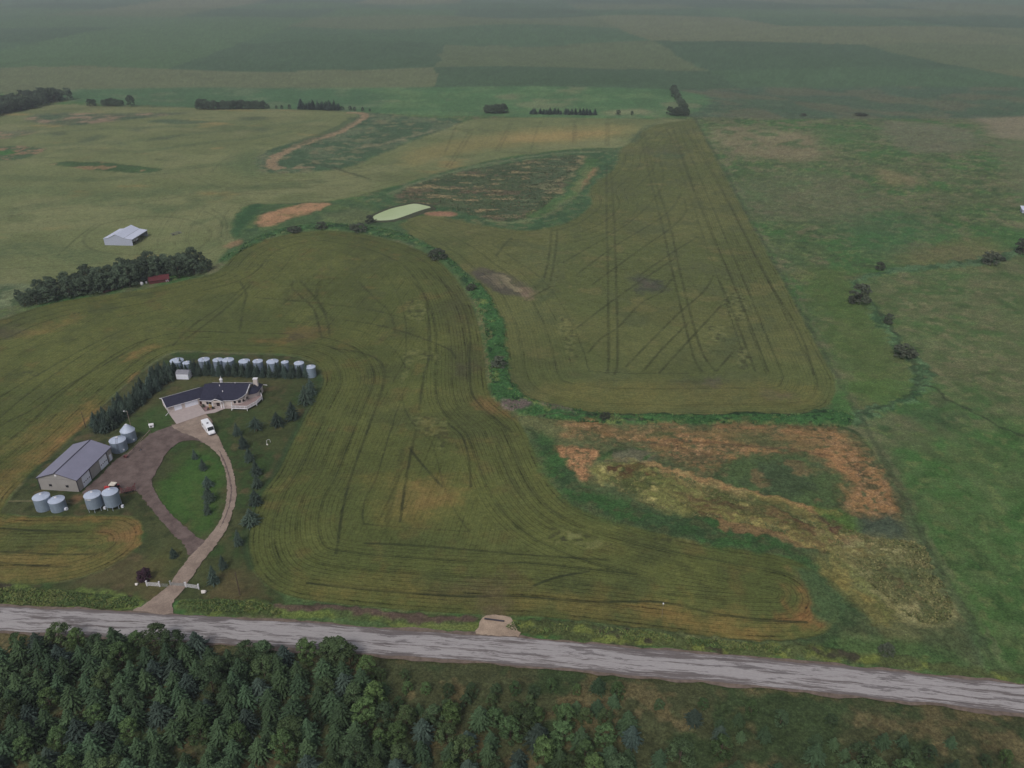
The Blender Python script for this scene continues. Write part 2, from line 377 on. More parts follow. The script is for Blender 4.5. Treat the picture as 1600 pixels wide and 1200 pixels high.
paint([(915, 272), (925, 262), (930, 268), (915, 290), (900, 300), (895, 295)], (132, 104, 76), 2.5, 1.5, op=.8)
line([(918, 262), (900, 300), (870, 325), (840, 340), (800, 348), (760, 345)], (98, 104, 72), 3.5, .6, warp=2, feather=2)
line([(925, 250), (905, 285), (880, 312), (830, 338)], (70, 96, 52), 5, .5, warp=2, feather=3)
paint([(664, 334), (680, 331), (712, 333), (708, 338), (680, 338)], (134, 100, 80), 1.5, 1, op=.9)
# greens between pond and farm
GB = [(345, 400), (368, 380), (362, 362), (372, 335), (388, 321), (430, 319), (500, 317), (560, 312), (600, 330), (640, 345), (625, 352), (650, 374), (690, 395), (720, 420), (745, 442), (735, 462), (705, 426), (680, 402), (640, 383), (600, 370), (560, 362), (500, 358), (440, 364), (400, 378), (370, 395), (355, 408)]
paint(GB, (62, 82, 52), 1, 1, rgh=1, k=3, tex=[((74, 92, 56), 14, .45, .62), ((50, 70, 46), 8, .55, .7)], lump=.4)
paint([(402, 352), (405, 340), (440, 327), (480, 319), (515, 318), (500, 328), (460, 341), (420, 353)], (142, 112, 84), 2, 1.2, tex=[((116, 100, 70), 6, .5, .7)], rgh=.8)
paint([(388, 322), (410, 320), (400, 335), (380, 360), (368, 370), (366, 345)], (48, 74, 46), 2, .8)
paint([(350, 385), (372, 376), (380, 381), (360, 388)], (128, 102, 78), 1.5, 1, op=.7)
paint([(500, 340), (560, 325), (590, 345), (540, 352)], (92, 96, 66), 6, 1.5, op=.5)

# ---- field A : the near field
FA = [(-300, 560), (-60, 520), (0, 500), (40, 486), (100, 470), (200, 456), (290, 438), (340, 424), (368, 397), (400, 380), (450, 366), (510, 360), (560, 365), (600, 373), (640, 385), (680, 404), (706, 428), (730, 462), (746, 500), (756, 550), (760, 595), (768, 622), (788, 640), (812, 660), (828, 690), (842, 720), (862, 755), (890, 785), (930, 805), (980, 820), (1060, 840), (1150, 857), (1215, 868), (1262, 885), (1296, 912), (1312, 945), (1304, 975), (1280, 995), (1240, 1002), (1180, 1001), (1080, 992), (980, 980), (880, 968), (820, 962), (780, 962), (740, 960), (660, 955), (570, 948), (500, 940), (450, 930), (415, 913), (394, 886), (386, 850), (392, 810), (410, 768), (432, 738), (455, 692), (482, 640), (500, 608), (505, 592), (497, 572), (478, 560), (440, 553), (380, 551), (320, 549), (280, 548), (258, 554), (232, 570), (205, 592), (175, 618), (148, 646), (112, 682), (70, 720), (38, 750), (14, 776), (6, 795), (14, 804), (50, 808), (110, 807), (175, 806), (206, 811), (221, 825), (221, 843), (206, 862), (172, 884), (120, 903), (60, 912), (0, 914), (-100, 910), (-400, 905)]
i, m, s = paint(FA, (73, 80, 44), .25, .06, rows=.6, rgh=.45, k=3, tex=[((82, 87, 48), 40, .46, .66), ((70, 76, 44), 17, .52, .75), ((84, 82, 47), 7, .58, .82)])
AI, AM, AS = i, m, s
crop(i, m, s, 24, R(-8), .75)
def stain(pts, rgb, f=5, op=.6, wp=2.0, **kw):
    op *= .88; f *= 1.2
    i, m, s = mask(pts, f, wp, 3); m = m*op*(.55+.45*ss(.35, .6, fbm(gx[i], gy[i], 5, 13)))
    col[i] = col[i]*(1-m[:, None])+A(rgb)*m[:, None]
TAN = (116, 98, 58); OR = (128, 96, 62)
stain([(0, 740), (60, 690), (120, 640), (160, 620), (150, 640), (90, 695), (40, 745), (10, 790), (-60, 790)], TAN, 3, .7)
stain([(60, 712), (110, 668), (150, 640), (152, 646), (110, 686), (70, 722)], OR, 1.5, .7, 1)
stain([(200, 600), (215, 580), (222, 583), (208, 600)], OR, 1.2, .7, 1)
stain([(40, 520), (100, 498), (130, 495), (90, 512), (50, 525)], (116, 96, 58), 3, .6)
stain([(190, 560), (240, 540), (235, 546), (200, 566)], (128, 98, 62), 2, .6)
stain([(0, 695), (60, 660), (110, 635), (60, 680), (0, 710)], (112, 98, 58), 3, .5)
stain([(-20, 512), (30, 510), (40, 522), (10, 528), (-20, 525)], (66, 60, 52), 4, .7)
stain([(-20, 812), (60, 808), (180, 808), (215, 815), (220, 840), (200, 862), (205, 830), (170, 816), (60, 818), (-20, 822)], (128, 96, 58), 1.8, .65, 1.5)
stain([(-20, 860), (90, 860), (160, 862), (190, 850), (205, 862), (150, 888), (90, 906), (-20, 912)], (118, 100, 60), 2.5, .6)
stain([(150, 830), (180, 822), (212, 820), (212, 848), (185, 856), (155, 840)], (134, 98, 68), 2, .6)
stain([(-20, 820), (90, 822), (150, 830), (150, 850), (-20, 850)], (84, 88, 48), 3, .5)
stain([(440, 520), (480, 510), (515, 518), (500, 532), (450, 535)], (104, 86, 56), 3, .55)
stain([(400, 528), (440, 530), (450, 538), (400, 537)], (122, 92, 58), 2.5, .5)
stain([(448, 524), (470, 522), (478, 529), (455, 533)], (58, 56, 46), 2, .6)
stain([(560, 745), (640, 750), (720, 755), (720, 790), (690, 815), (590, 815), (600, 780)], (110, 100, 56), 4, .6)
stain([(620, 765), (700, 745), (715, 785), (640, 800)], (122, 96, 62), 3, .45)
stain([(470, 900), (700, 910), (880, 930), (1060, 945), (1230, 975), (1200, 995), (1000, 975), (800, 955), (600, 940), (500, 930)], (106, 96, 54), 3, .55)
stain([(980, 945), (1060, 950), (1160, 968), (1240, 985), (1200, 998), (1090, 980), (1000, 965)], (124, 98, 58), 3, .55)
stain([(1240, 905), (1250, 910), (1260, 940), (1275, 965), (1290, 985), (1240, 975), (1245, 940)], (136, 94, 62), 2, .65)
stain([(720, 905), (800, 915), (800, 930), (700, 925)], (74, 70, 54), 4, .6)
stain([(720, 440), (735, 500), (742, 560), (742, 600), (715, 590), (700, 520), (700, 450)], (66, 64, 46), 5, .45)
stain([(708, 570), (740, 565), (750, 580), (720, 585)], (60, 56, 48), 3, .5)
stain([(690, 610), (740, 600), (800, 680), (830, 760), (800, 800), (770, 740), (720, 680)], (62, 66, 42), 6, .4)
stain([(760, 620), (800, 650), (800, 655), (750, 636), (735, 628)], (116, 86, 58), 2.5, .6)
stain([(640, 840), (800, 850), (900, 870), (1000, 900), (850, 905), (700, 880), (590, 860)], (66, 74, 44), 6, .5)
# field B marks
stain([(740, 425), (760, 418), (800, 432), (828, 448), (832, 465), (810, 465), (780, 450), (752, 440)], (84, 80, 66), 2, .85, 1, )
for q in ([(752, 428), (770, 442), (795, 458)], [(768, 424), (790, 438), (815, 458)], [(745, 424), (760, 440), (780, 452)]): line(q, (62, 60, 54), 4, .6, warp=1, feather=1.5)
for q in ([(775, 430), (800, 446), (812, 455)], [(760, 432), (780, 448)]): line(q, (126, 118, 92), 3, .7, warp=1.2, feather=1.2)
stain([(735, 422), (762, 418), (790, 440), (808, 462), (780, 455), (752, 440)], (76, 72, 62), 1.5, .7, 1)
stain([(815, 450), (836, 452), (834, 466), (820, 468)], (132, 112, 94), 1.5, .7, 1)
stain([(830, 440), (860, 440), (870, 455), (850, 470), (836, 462)], (58, 72, 48), 3, .6)
stain([(992, 436), (1012, 430), (1036, 438), (1036, 450), (1015, 458), (995, 456)], (58, 62, 52), 3, .95)
stain([(1002, 440), (1018, 438), (1020, 450), (1005, 448)], (92, 84, 72), 2, .5)
stain([(1020, 238), (1060, 238), (1068, 246), (1030, 248)], (60, 78, 54), 2.5, .75)
stain([(905, 236), (995, 230), (1060, 236), (1060, 241), (980, 240)], (86, 82, 60), 2.5, .3)
stain([(985, 218), (1000, 200), (1030, 192), (1005, 205), (1002, 216), (990, 222)], (58, 76, 54), 2, .75)
stain([(1050, 590), (1120, 590), (1130, 610), (1080, 618), (1050, 605)], (62, 66, 50), 4, .65)
stain([(1100, 588), (1120, 590), (1118, 602), (1102, 600)], (84, 74, 74), 2, .6)
stain([(1200, 612), (1230, 612), (1235, 624), (1205, 625)], (86, 72, 72), 2.5, .65)
stain([(860, 600), (1000, 600), (1200, 595), (1280, 610), (1260, 635), (1100, 642), (950, 640), (870, 625)], (100, 94, 54), 4, .5)
stain([(870, 575), (910, 572), (925, 588), (890, 592)], (66, 74, 46), 3, .6)
stain([(1120, 530), (1150, 520), (1152, 548), (1120, 555)], (58, 70, 46), 4, .55)
stain([(1030, 560), (1080, 545), (1090, 575), (1040, 580)], (66, 72, 46), 4, .5)
stain([(1080, 590), (1160, 500), (1200, 590), (1150, 600)], (64, 70, 48), 6, .35)
stain([(640, 340), (760, 350), (760, 370), (690, 368)], (96, 96, 62), 4, .4)
stain([(800, 390), (900, 380), (880, 410), (830, 420)], (68, 80, 52), 5, .4)
for q in range(26):            # flattened (lodged) patches and damp spots
    k_ = random.random(); px_, py_ = (random.uniform(520, 1280), random.uniform(380, 990)) if q < 18 else (random.uniform(20, 420), random.uniform(480, 600))
    a_, b_ = random.uniform(10, 34), random.uniform(3, 9)
    stain([(px_+a_*math.cos(t), py_+b_*math.sin(t)) for t in np.linspace(0, 2*PI, 7)[:-1]], random.choice([(66, 70, 46), (98, 96, 58), (60, 64, 44)]), 3, .35)
def lodged(pts, n, light=(112, 114, 74), dark=(54, 56, 38)):
    P = wpoly(pts, 3); a = np.array(P); i = sel(P, 2, gx, gy); mi = inside(P, wx[i], wy[i]); i = i[mi]
    q = fbm(gx[i]*1.0, gy[i], 1.6, 17, 2); w = ss(.48, .7, q)[:, None]*.34; d = ss(.5, .36, q)[:, None]*0+(1-ss(.3, .44, q))[:, None]*.6
    col[i] = col[i]*(1-w)+A(light)*w; col[i] = col[i]*(1-d)+A(dark)*d; rowa[i] *= .3
lodged([(645, 655), (670, 650), (700, 662), (702, 675), (690, 710), (682, 690), (660, 672)], 1)
lodged([(632, 470), (660, 468), (668, 490), (655, 505), (635, 495)], 1)
lodged([(630, 552), (655, 548), (690, 555), (685, 565), (650, 562), (632, 590), (622, 615), (626, 585)], 1)
lodged([(855, 840), (900, 833), (960, 850), (940, 858), (890, 855)], 1)
lodged([(1010, 840), (1060, 842), (1078, 850), (1030, 852)], 1)
lodged([(1130, 465), (1160, 460), (1168, 490), (1145, 500)], 1)
lodged([(1108, 510), (1130, 508), (1125, 530), (1112, 530)], 1)
lodged([(870, 495), (890, 500), (905, 540), (895, 560), (878, 530)], 1)
lodged([(1148, 550), (1170, 545), (1175, 570), (1155, 575)], 1)
lodged([(860, 830), (885, 828), (905, 842), (880, 848)], 1)
lodged([(30, 582), (60, 582), (64, 590), (40, 592)], 1)
# wheel tracks
DK = (42, 47, 30)
for pts in [
    [(646, 440), (660, 458), (668, 480), (671, 522), (670, 560), (662, 590), (655, 640)],
    [(690, 440), (722, 475), (734, 522), (735, 602), (750, 632), (800, 675)], [(660, 420), (690, 440)],
    [(520, 545), (560, 550), (590, 562), (600, 580), (598, 605), (575, 670), (550, 740), (536, 793), (528, 847), (525, 865)],
    [(650, 672), (636, 740), (625, 815)], [(700, 662), (722, 682), (732, 715), (736, 760)],
    [(571, 849), (650, 852), (800, 865), (870, 870), (952, 875)], [(480, 911), (587, 923), (725, 932), (800, 931), (920, 940), (1032, 941), (1120, 959), (1200, 969), (1260, 972)],
    [(835, 915), (870, 902), (920, 893)],
    [(458, 440), (458, 452), (488, 480), (497, 505), (503, 530)], [(470, 440), (500, 475), (512, 505), (515, 525)],
    [(560, 440), (590, 470), (610, 490), (618, 520)], [(400, 465), (480, 472), (580, 484), (640, 500)], [(540, 500), (600, 510), (650, 525), (700, 545), (712, 560)],
    [(395, 440), (372, 465), (330, 500), (290, 530)], [(375, 440), (385, 460), (380, 480), (375, 515)], [(390, 440), (350, 475), (300, 510), (270, 540)],
    [(0, 620), (60, 585), (140, 540), (200, 512)], [(0, 665), (50, 640), (110, 600), (180, 560), (230, 530)], [(150, 645), (190, 610), (235, 565)],
    [(0, 825), (60, 829), (130, 831)], [(0, 862), (80, 866), (150, 866)], [(0, 880), (60, 884), (110, 886)], [(640, 700), (655, 720), (690, 760)],
    [(1000, 207), (1017, 282), (1035, 352), (1052, 430), (1082, 552), (1097, 580)], [(1007, 207), (1024, 282), (1047, 352), (1066, 440), (1095, 545), (1118, 580)],
    [(948, 255), (948, 330), (950, 440), (951, 560), (949, 580)], [(954, 255), (959, 330), (963, 440), (965, 560), (960, 585)],
    [(1050, 195), (1082, 290), (1117, 377), (1145, 440), (1175, 515), (1200, 580)], [(1066, 196), (1095, 240), (1150, 340), (1195, 430), (1250, 520), (1272, 585)],
    [(1040, 200), (1062, 240), (1085, 300)], [(1125, 440), (1150, 500), (1180, 580)],
    [(820, 470), (860, 448)], [(902, 512), (950, 475), (1000, 440), (1060, 400)], [(920, 550), (940, 528), (965, 512), (1000, 475), (1032, 457), (1050, 436)],
    [(978, 573), (1010, 540), (1060, 490), (1100, 455), (1115, 430)], [(1005, 580), (1035, 545), (1075, 505)], [(1030, 583), (1080, 528), (1127, 477)], [(1120, 580), (1145, 550)],
    [(900, 430), (960, 385), (1040, 335), (1064, 302)], [(925, 445), (1000, 390), (1050, 355), (1072, 330), (1068, 310)], [(880, 410), (980, 350), (1030, 300), (1036, 270), (1030, 245)],
    [(1000, 430), (1050, 395), (1090, 370)], [(862, 360), (858, 400), (850, 435)], [(871, 360), (867, 400), (860, 440)],
    [(775, 400), (790, 380), (800, 372)], [(715, 192), (705, 215), (695, 240)], [(733, 205), (708, 245), (695, 262)], [(738, 207), (714, 245), (702, 262)], [(797, 192), (790, 205), (775, 235)], [(801, 192), (795, 205), (780, 235)],
    [(845, 190), (838, 205), (828, 240)], [(897, 190), (895, 225)], [(900, 190), (900, 225)], [(947, 192), (947, 228)], [(951, 192), (951, 228)]]:
    line(pts, DK, .42, .82, brk=.4)
for pts in [[(500, 440), (495, 470), (520, 500)], [(20, 560), (60, 540), (120, 530)], [(560, 620), (545, 680), (520, 740)], [(630, 700), (612, 780), (606, 815)], [(800, 700), (815, 740), (840, 780), (880, 810)], [(780, 690), (790, 730), (820, 780), (860, 815), (930, 840)], [(1130, 940), (1060, 880), (1100, 905)]]:
    line(pts, DK, .9, .35, brk=.5, feather=.8)
stain([(745, 925), (800, 928), (800, 965), (760, 965)], (92, 78, 62), 2, .6)

# ---- creek corridor of lush green
CRK = [(735, 462), (745, 442), (760, 455), (778, 490), (788, 520), (793, 555), (794, 580), (804, 605), (826, 622), (860, 634), (900, 641), (950, 647), (1050, 650), (1150, 649), (1250, 648), (1290, 642), (1330, 650), (1320, 668), (1240, 664), (1150, 663), (1050, 662), (950, 662), (900, 660), (860, 655), (830, 650), (800, 640), (778, 628), (768, 605), (763, 570), (760, 530), (752, 492)]
paint(CRK, (50, 80, 45), .8, 1.0, rgh=1, k=3, tex=[((62, 98, 53), 3, .5, .66), ((88, 102, 58), 7, .62, .72), ((34, 56, 34), 3, .58, .7)], lump=1.0)
paint([(600, 372), (640, 378), (680, 395), (705, 418), (735, 455), (742, 445), (715, 415), (690, 395), (650, 372), (610, 360), (560, 352), (500, 350), (440, 358), (400, 372), (350, 402), (350, 408), (402, 380), (450, 363), (520, 358), (560, 362)], (56, 84, 50), .8, .8, rgh=1, tex=[((40, 62, 40), 4, .5, .66), ((84, 98, 62), 6, .6, .7)], lump=.8)
line([(740, 470), (752, 500), (758, 545), (762, 600)], (96, 92, 62), 1.2, .5, warp=1.5)
paint([(785, 628), (815, 625), (832, 632), (815, 640), (790, 640)], (100, 86, 84), 1, 1, op=.85)
paint([(845, 632), (880, 636), (900, 645), (870, 642)], (92, 84, 74), .8, 1.4, op=.7)
line([(900, 641), (960, 647), (1100, 650), (1290, 646)], (34, 46, 30), 1.0, .7, warp=.4)
line([(805, 650), (900, 650), (1000, 655)], (70, 66, 54), 1.2, .5, warp=2)
# ---- low ground, south east
LG = [(812, 650), (860, 656), (920, 662), (1050, 663), (1150, 664), (1240, 666), (1320, 668), (1350, 690), (1385, 745), (1430, 840), (1480, 930), (1540, 1045), (1500, 1052), (1400, 1035), (1300, 1022), (1200, 1014), (1100, 1006), (1000, 994), (880, 980), (820, 968), (980, 980), (1180, 1001), (1260, 1000), (1300, 980), (1314, 945), (1298, 912), (1264, 885), (1215, 868), (1150, 857), (1060, 840), (980, 820), (930, 805), (890, 785), (862, 755), (842, 720), (828, 690)]
paint(LG, (66, 76, 50), .6, .5, rgh=1, k=3, tex=[((84, 88, 58), 16, .48, .62), ((52, 66, 42), 9, .5, .68)], lump=.5)
paint([(830, 690), (850, 680), (880, 700), (905, 745), (960, 780), (1040, 800), (1130, 815), (1200, 840), (1260, 870), (1310, 910), (1325, 950), (1300, 990), (1314, 945), (1298, 912), (1264, 885), (1215, 868), (1150, 857), (1060, 840), (980, 820), (930, 805), (890, 785), (862, 755), (842, 720)], (49, 68, 42), 3, 1.4, rgh=1, k=3, tex=[((50, 77, 42), 8, .45, .62), ((62, 72, 46), 3, .52, .7)], lump=.3)
TT = [((108, 90, 60), 7, .46, .6, .35), ((82, 76, 52), 3, .5, .66, .5), ((134, 108, 78), 1.3, .5, .68), ((78, 80, 54), 1.8, .58, .74)]
i, m, s = paint([(868, 700), (900, 698), (937, 703), (930, 728), (922, 752), (900, 742), (884, 722)], (140, 107, 76), 1.0, 1.0, rgh=1, tex=[((112, 92, 64), 4, .46, .66), ((92, 84, 58), 1.6, .52, .7)])
crop(i, m, s, 60, 0, .55, (3, 7), (84, 66, 48), .4)
i, m, s = paint([(885, 668), (960, 665), (1050, 667), (1150, 668), (1240, 670), (1300, 676), (1345, 705), (1385, 750), (1412, 795), (1395, 814), (1340, 806), (1310, 790), (1302, 755), (1285, 725), (1240, 710), (1180, 706), (1145, 716), (1110, 732), (1085, 735), (1055, 722), (1025, 704), (960, 692), (900, 680)], (130, 101, 68), 4.5, 2.2, rgh=.9, k=3, tex=TT)
crop(i, m, s, 60, 0, .6, (5, 12, 20), (84, 68, 48), .45)
paint([(1090, 668), (1260, 680), (1330, 730), (1300, 745), (1240, 705), (1120, 690)], (86, 84, 54), 4, 3, op=.5, tex=[((134, 100, 68), 6, .5, .6, .4)])
paint([(940, 670), (1040, 672), (1040, 680), (950, 680)], (96, 84, 56), 2, 2, op=.6)
paint([(1015, 678), (1050, 676), (1058, 684), (1020, 686)], (66, 76, 46), 1.5, 1, op=.8)
paint([(1135, 686), (1200, 684), (1240, 694), (1180, 698)], (68, 76, 48), 2, 1, op=.8)
line([(1040, 690), (1120, 694), (1220, 702), (1300, 715)], (82, 66, 48), 1.0, .6, warp=.5)
line([(1020, 695), (1080, 705), (1130, 725)], (88, 68, 50), .8, .5, warp=.5)
paint([(1120, 735), (1160, 712), (1230, 712), (1280, 728), (1300, 760), (1300, 790), (1240, 800), (1180, 790), (1130, 765)], (58, 72, 48), 6, 2.5, rgh=1, tex=[((66, 82, 50), 9, .45, .6), ((92, 84, 58), 5, .56, .72)])
paint([(930, 735), (990, 726), (1050, 740), (1110, 762), (1180, 790), (1260, 815), (1330, 830), (1395, 850), (1370, 858), (1310, 870), (1260, 850), (1190, 825), (1120, 812), (1050, 800), (990, 780), (945, 755)], (98, 98, 58), 2, 1.6, rgh=1, k=3, tex=[((132, 126, 80), 6, .47, .6), ((66, 72, 42), 5, .5, .62), ((76, 60, 40), 8, .6, .7)], lump=.9)
line([(1010, 728), (1060, 742), (1110, 755), (1170, 772), (1230, 790), (1300, 805)], (142, 112, 76), 1.6, .75, warp=1.5, feather=1)
line([(1120, 815), (1180, 830), (1260, 845), (1330, 852), (1380, 850)], (122, 92, 66), 2.5, .6, warp=2, feather=1.5)
paint([(940, 712), (1000, 705), (1028, 712), (1020, 725), (960, 725)], (56, 78, 44), 2, 1, rgh=.9, tex=[((84, 84, 66), 5, .52, .6)])
paint([(1270, 792), (1300, 800), (1340, 815), (1356, 832), (1320, 836), (1285, 812)], (70, 94, 44), 1.8, 1.4, op=.75, lump=.4)
paint([(1240, 800), (1290, 815), (1315, 832), (1290, 838), (1250, 822)], (82, 56, 48), 1.5, 1.4, op=.7)
paint([(1340, 812), (1400, 808), (1420, 835), (1380, 848), (1350, 835)], (62, 72, 58), 2.5, 1.2, rgh=1, lump=.4)
paint([(1330, 850), (1430, 848), (1460, 890), (1490, 960), (1440, 975), (1380, 930), (1340, 890)], (112, 110, 74), 6, 2, op=.8, rgh=1, tex=[((134, 128, 90), 5, .48, .62), ((78, 84, 54), 6, .52, .66)], lump=.8)
paint([(1280, 868), (1330, 890), (1370, 930), (1400, 960), (1360, 965), (1320, 930), (1290, 890)], (100, 96, 56), 3, 2, op=.7, rgh=1, tex=[((122, 110, 62), 5, .5, .64)], lump=.6)
paint([(1240, 900), (1270, 890), (1305, 915), (1318, 950), (1290, 985), (1270, 960), (1262, 930)], (60, 80, 52), 2, 1, op=.8, rgh=1, lump=.4)
paint([(1300, 1000), (1420, 1005), (1520, 1045), (1400, 1032), (1300, 1018)], (58, 84, 46), 2, 1, op=.7, rgh=1, lump=.4)
paint([(1395, 745), (1440, 820), (1490, 920), (1545, 1030), (1530, 1035), (1470, 920), (1420, 830), (1380, 752)], (66, 78, 54), 1.5, 1, op=.7, rgh=1, lump=.6)
for q in range(26):            # sweeps of straw coloured grass curving through the low ground
    o_ = random.uniform(-1, 1); a_ = random.uniform(0, .5); P_ = [(960+8*o_, 735+20*o_), (1060+8*o_, 765+26*o_), (1170, 795+24*o_), (1270+10*o_, 830+26*o_), (1350+26*o_, 885-10*o_), (1400+44*o_, 950-18*o_)]
    i0 = random.randint(0, 3); line(P_[i0:i0+3], random.choice([(126, 120, 80), (118, 108, 66), (72, 78, 46), (96, 100, 56), (88, 70, 50)]), random.uniform(.6, 1.4), .55, warp=2, feather=1.2, brk=.6)
line([(1086, 186), (1150, 300), (1240, 466), (1345, 655), (1440, 830), (1562, 1048)], (56, 64, 46), 1.4, .6, warp=.6, brk=.4)
line([(1092, 186), (1158, 300), (1250, 466), (1352, 655), (1450, 830), (1575, 1048)], (92, 92, 70), .8, .4, warp=.8, brk=.6)

# ---- the farm yard
YD = [(3, 797), (40, 752), (72, 722), (114, 684), (150, 648), (177, 620), (207, 594), (234, 572), (260, 556), (281, 550), (320, 551), (380, 553), (440, 555), (477, 562), (495, 573), (503, 592), (498, 608), (480, 640), (453, 692), (430, 738), (408, 768), (390, 810), (384, 850), (392, 886), (413, 914), (440, 932), (425, 950), (300, 940), (210, 940), (130, 935), (60, 925), (-200, 916), (0, 915), (60, 913), (120, 904), (172, 885), (206, 863), (222, 844), (222, 824), (206, 810), (175, 805), (110, 806), (50, 807), (14, 803)]
paint(YD, (58, 65, 40), .4, .3, k=3, rgh=.35, tex=[((64, 69, 44), 16, .46, .62), ((50, 66, 37), 10, .5, .66), ((76, 70, 49), 5, .55, .75), ((50, 56, 35), 2.5, .55, .72)])
for pts, c, o in [([(240, 790), (270, 735), (300, 700), (335, 715), (345, 760), (325, 830)], (52, 84, 36), .65), ([(235, 880), (285, 850), (290, 880), (250, 915), (215, 930)], (74, 76, 42), .5), ([(205, 860), (260, 880), (240, 930), (160, 925), (120, 910)], (84, 74, 52), .5), ([(340, 650), (420, 640), (410, 665), (350, 690)], (50, 68, 38), .45), ([(320, 930), (370, 900), (400, 930), (380, 945), (330, 945)], (90, 76, 54), .5), ([(200, 615), (245, 590), (260, 605), (215, 650)], (84, 78, 50), .6), ([(215, 645), (260, 640), (268, 665), (240, 680), (210, 675)], (52, 76, 40), .5), ([(240, 615), (330, 590), (420, 592), (440, 596), (330, 600), (250, 622)], (72, 74, 44), .5), ([(300, 590), (460, 592), (460, 598), (300, 597)], (92, 82, 60), .3), ([(410, 625), (460, 640), (430, 700), (400, 650)], (66, 74, 42), .4)]:
    i, m, s = mask(pts, 3.5, 2); m = m*o; col[i] = col[i]*(1-m[:, None])+A(c)*m[:, None]
# soil under the shelterbelt, bare earth by the shed
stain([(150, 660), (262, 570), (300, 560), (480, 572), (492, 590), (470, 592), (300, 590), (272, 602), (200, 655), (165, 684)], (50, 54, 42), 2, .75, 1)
stain([(115, 776), (132, 773), (130, 782), (118, 786)], (116, 86, 66), .8, .8, .5)
line([(14, 783), (60, 783), (120, 786)], (104, 98, 74), .35, .6)
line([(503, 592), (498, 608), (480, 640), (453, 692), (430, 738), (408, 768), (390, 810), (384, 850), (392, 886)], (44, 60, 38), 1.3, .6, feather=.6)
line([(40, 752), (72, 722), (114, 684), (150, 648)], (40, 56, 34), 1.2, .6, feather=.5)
# ---- verges of the road
VG = [(-400, 925), (0, 916), (60, 924), (130, 933), (215, 940), (210, 962), (0, 948), (-400, 925)]
paint([(-400, 905), (0, 915), (60, 918), (140, 922), (215, 935), (218, 948), (205, 958), (100, 953), (0, 948), (-400, 925)], (62, 74, 42), .6, .8, rgh=1, tex=[((84, 98, 52), 4, .5, .62), ((54, 52, 40), 5, .6, .7)], lump=.5)
paint([(-200, 928), (0, 932), (120, 935), (210, 938), (205, 943), (100, 942), (0, 938)], (86, 98, 50), .5, 1, op=.6, lump=.4)
paint([(275, 945), (300, 938), (400, 940), (500, 948), (640, 958), (748, 966), (745, 985), (600, 975), (425, 964), (280, 957)], (66, 78, 46), .5, .8, rgh=1, tex=[((84, 96, 50), 4, .5, .62)], lump=.4)
paint([(280, 945), (330, 940), (400, 946), (420, 955), (330, 950)], (88, 98, 50), .5, 1, op=.6, lump=.4)
paint([(430, 942), (520, 950), (600, 956), (700, 962), (740, 966), (736, 972), (600, 966), (500, 958), (435, 952)], (80, 64, 60), .5, .9, op=.85, rgh=.8)
paint([(610, 972), (680, 972), (745, 980), (745, 986), (660, 982)], (102, 110, 62), .5, .9, op=.6, lump=.4)
paint([(800, 968), (880, 975), (1000, 985), (1100, 998), (1250, 1012), (1400, 1030), (1600, 1052), (1600, 1062), (1240, 1030), (1000, 1008), (805, 992)], (68, 76, 46), .8, 1, rgh=1, tex=[((92, 100, 52), 4, .54, .66), ((56, 54, 42), 6, .56, .68)], lump=.5)
# south side of the road
paint([(-400, 965), (0, 968), (565, 1020), (800, 1034), (1200, 1070), (1700, 1115), (1700, 1300), (-400, 1300)], (62, 66, 44), 1, 1, rgh=1, tex=[((84, 78, 54), 6, .5, .64), ((52, 64, 40), 9, .5, .66)], lump=.4)

col *= (1+(fbm(gx, gy, 30, 90, 5)-.5)*.28)[:, None]
col *= (1+(rng.random(N)-.5)*.2*(.4+rough))[:, None]; col *= (1+(fbm(gx, gy, 4, 22, 3)-.5)*.5*rough)[:, None]
col = np.clip(col, .005, .9)
gz = gh(gx, gy)+hz+(fbm(gx, gy, 3, 95, 2)-.5)*.25*rough
up = np.array([(-500, 922), (0, 947.5), (200, 957.5), (425, 971), (600, 983), (800, 997.5), (1000, 1014), (1230, 1034), (1450, 1056), (1700, 1082), (2600, 1180)], float)
ux, uy = G(up[:, 0], up[:, 1])
# extend the road straight to both sides
cen = [(float(x), float(y)-4.2) for x, y in zip(ux, uy)]
d0 = Vector(cen[0])-Vector(cen[2]); d0.normalize(); d1 = Vector(cen[-1])-Vector(cen[-3]); d1.normalize()
cen = [tuple(Vector(cen[0])+d0*s_) for s_ in (3000, 800, 200)]+cen+[tuple(Vector(cen[-1])+d1*s_) for s_ in (200, 800, 3000)]
cen = smoothpts(cen, 6)
def resample(P, st):
    out = []
    for a, b in zip(P, P[1:]):
        L = math.hypot(b[0]-a[0], b[1]-a[1]); n = max(1, int(L/st)) if abs(a[0]) < 260 else 1
        for j in range(n): out.append((a[0]+(b[0]-a[0])*j/n, a[1]+(b[1]-a[1])*j/n))
    return out+[P[-1]]
def offset(line_, d, jag=0.0):
    out = []; d0_ = d
    if jag:
        ax_ = np.array(line_); jn = (fbm(ax_[:, 0], ax_[:, 1]*0+d*9, 7, 61, 4)-.5)*2*jag+(fbm(ax_[:, 0], ax_[:, 1]*0+d, 1.5, 62, 2)-.5)*jag*.8
    for i in range(len(line_)):
        a = Vector(line_[max(i-1, 0)]); b = Vector(line_[min(i+1, len(line_)-1)]); t_ = (b-a).normalized(); d = d0_+(float(jn[i]) if jag else 0); out.append((line_[i][0]-t_.y*d, line_[i][1]+t_.x*d))
    return out
i_ = np.nonzero((gy > 60) & (gy < 220) & (np.abs(gx) < 900))[0]
gz[i_] *= ss(5.5, 9, pdist(cen, gx[i_], gy[i_]))
i_ = np.nonzero((np.abs(gx-float(G(775, 975)[0])) < 8) & (np.abs(gy-float(G(775, 975)[1])) < 8))[0]; gz[i_] *= .2
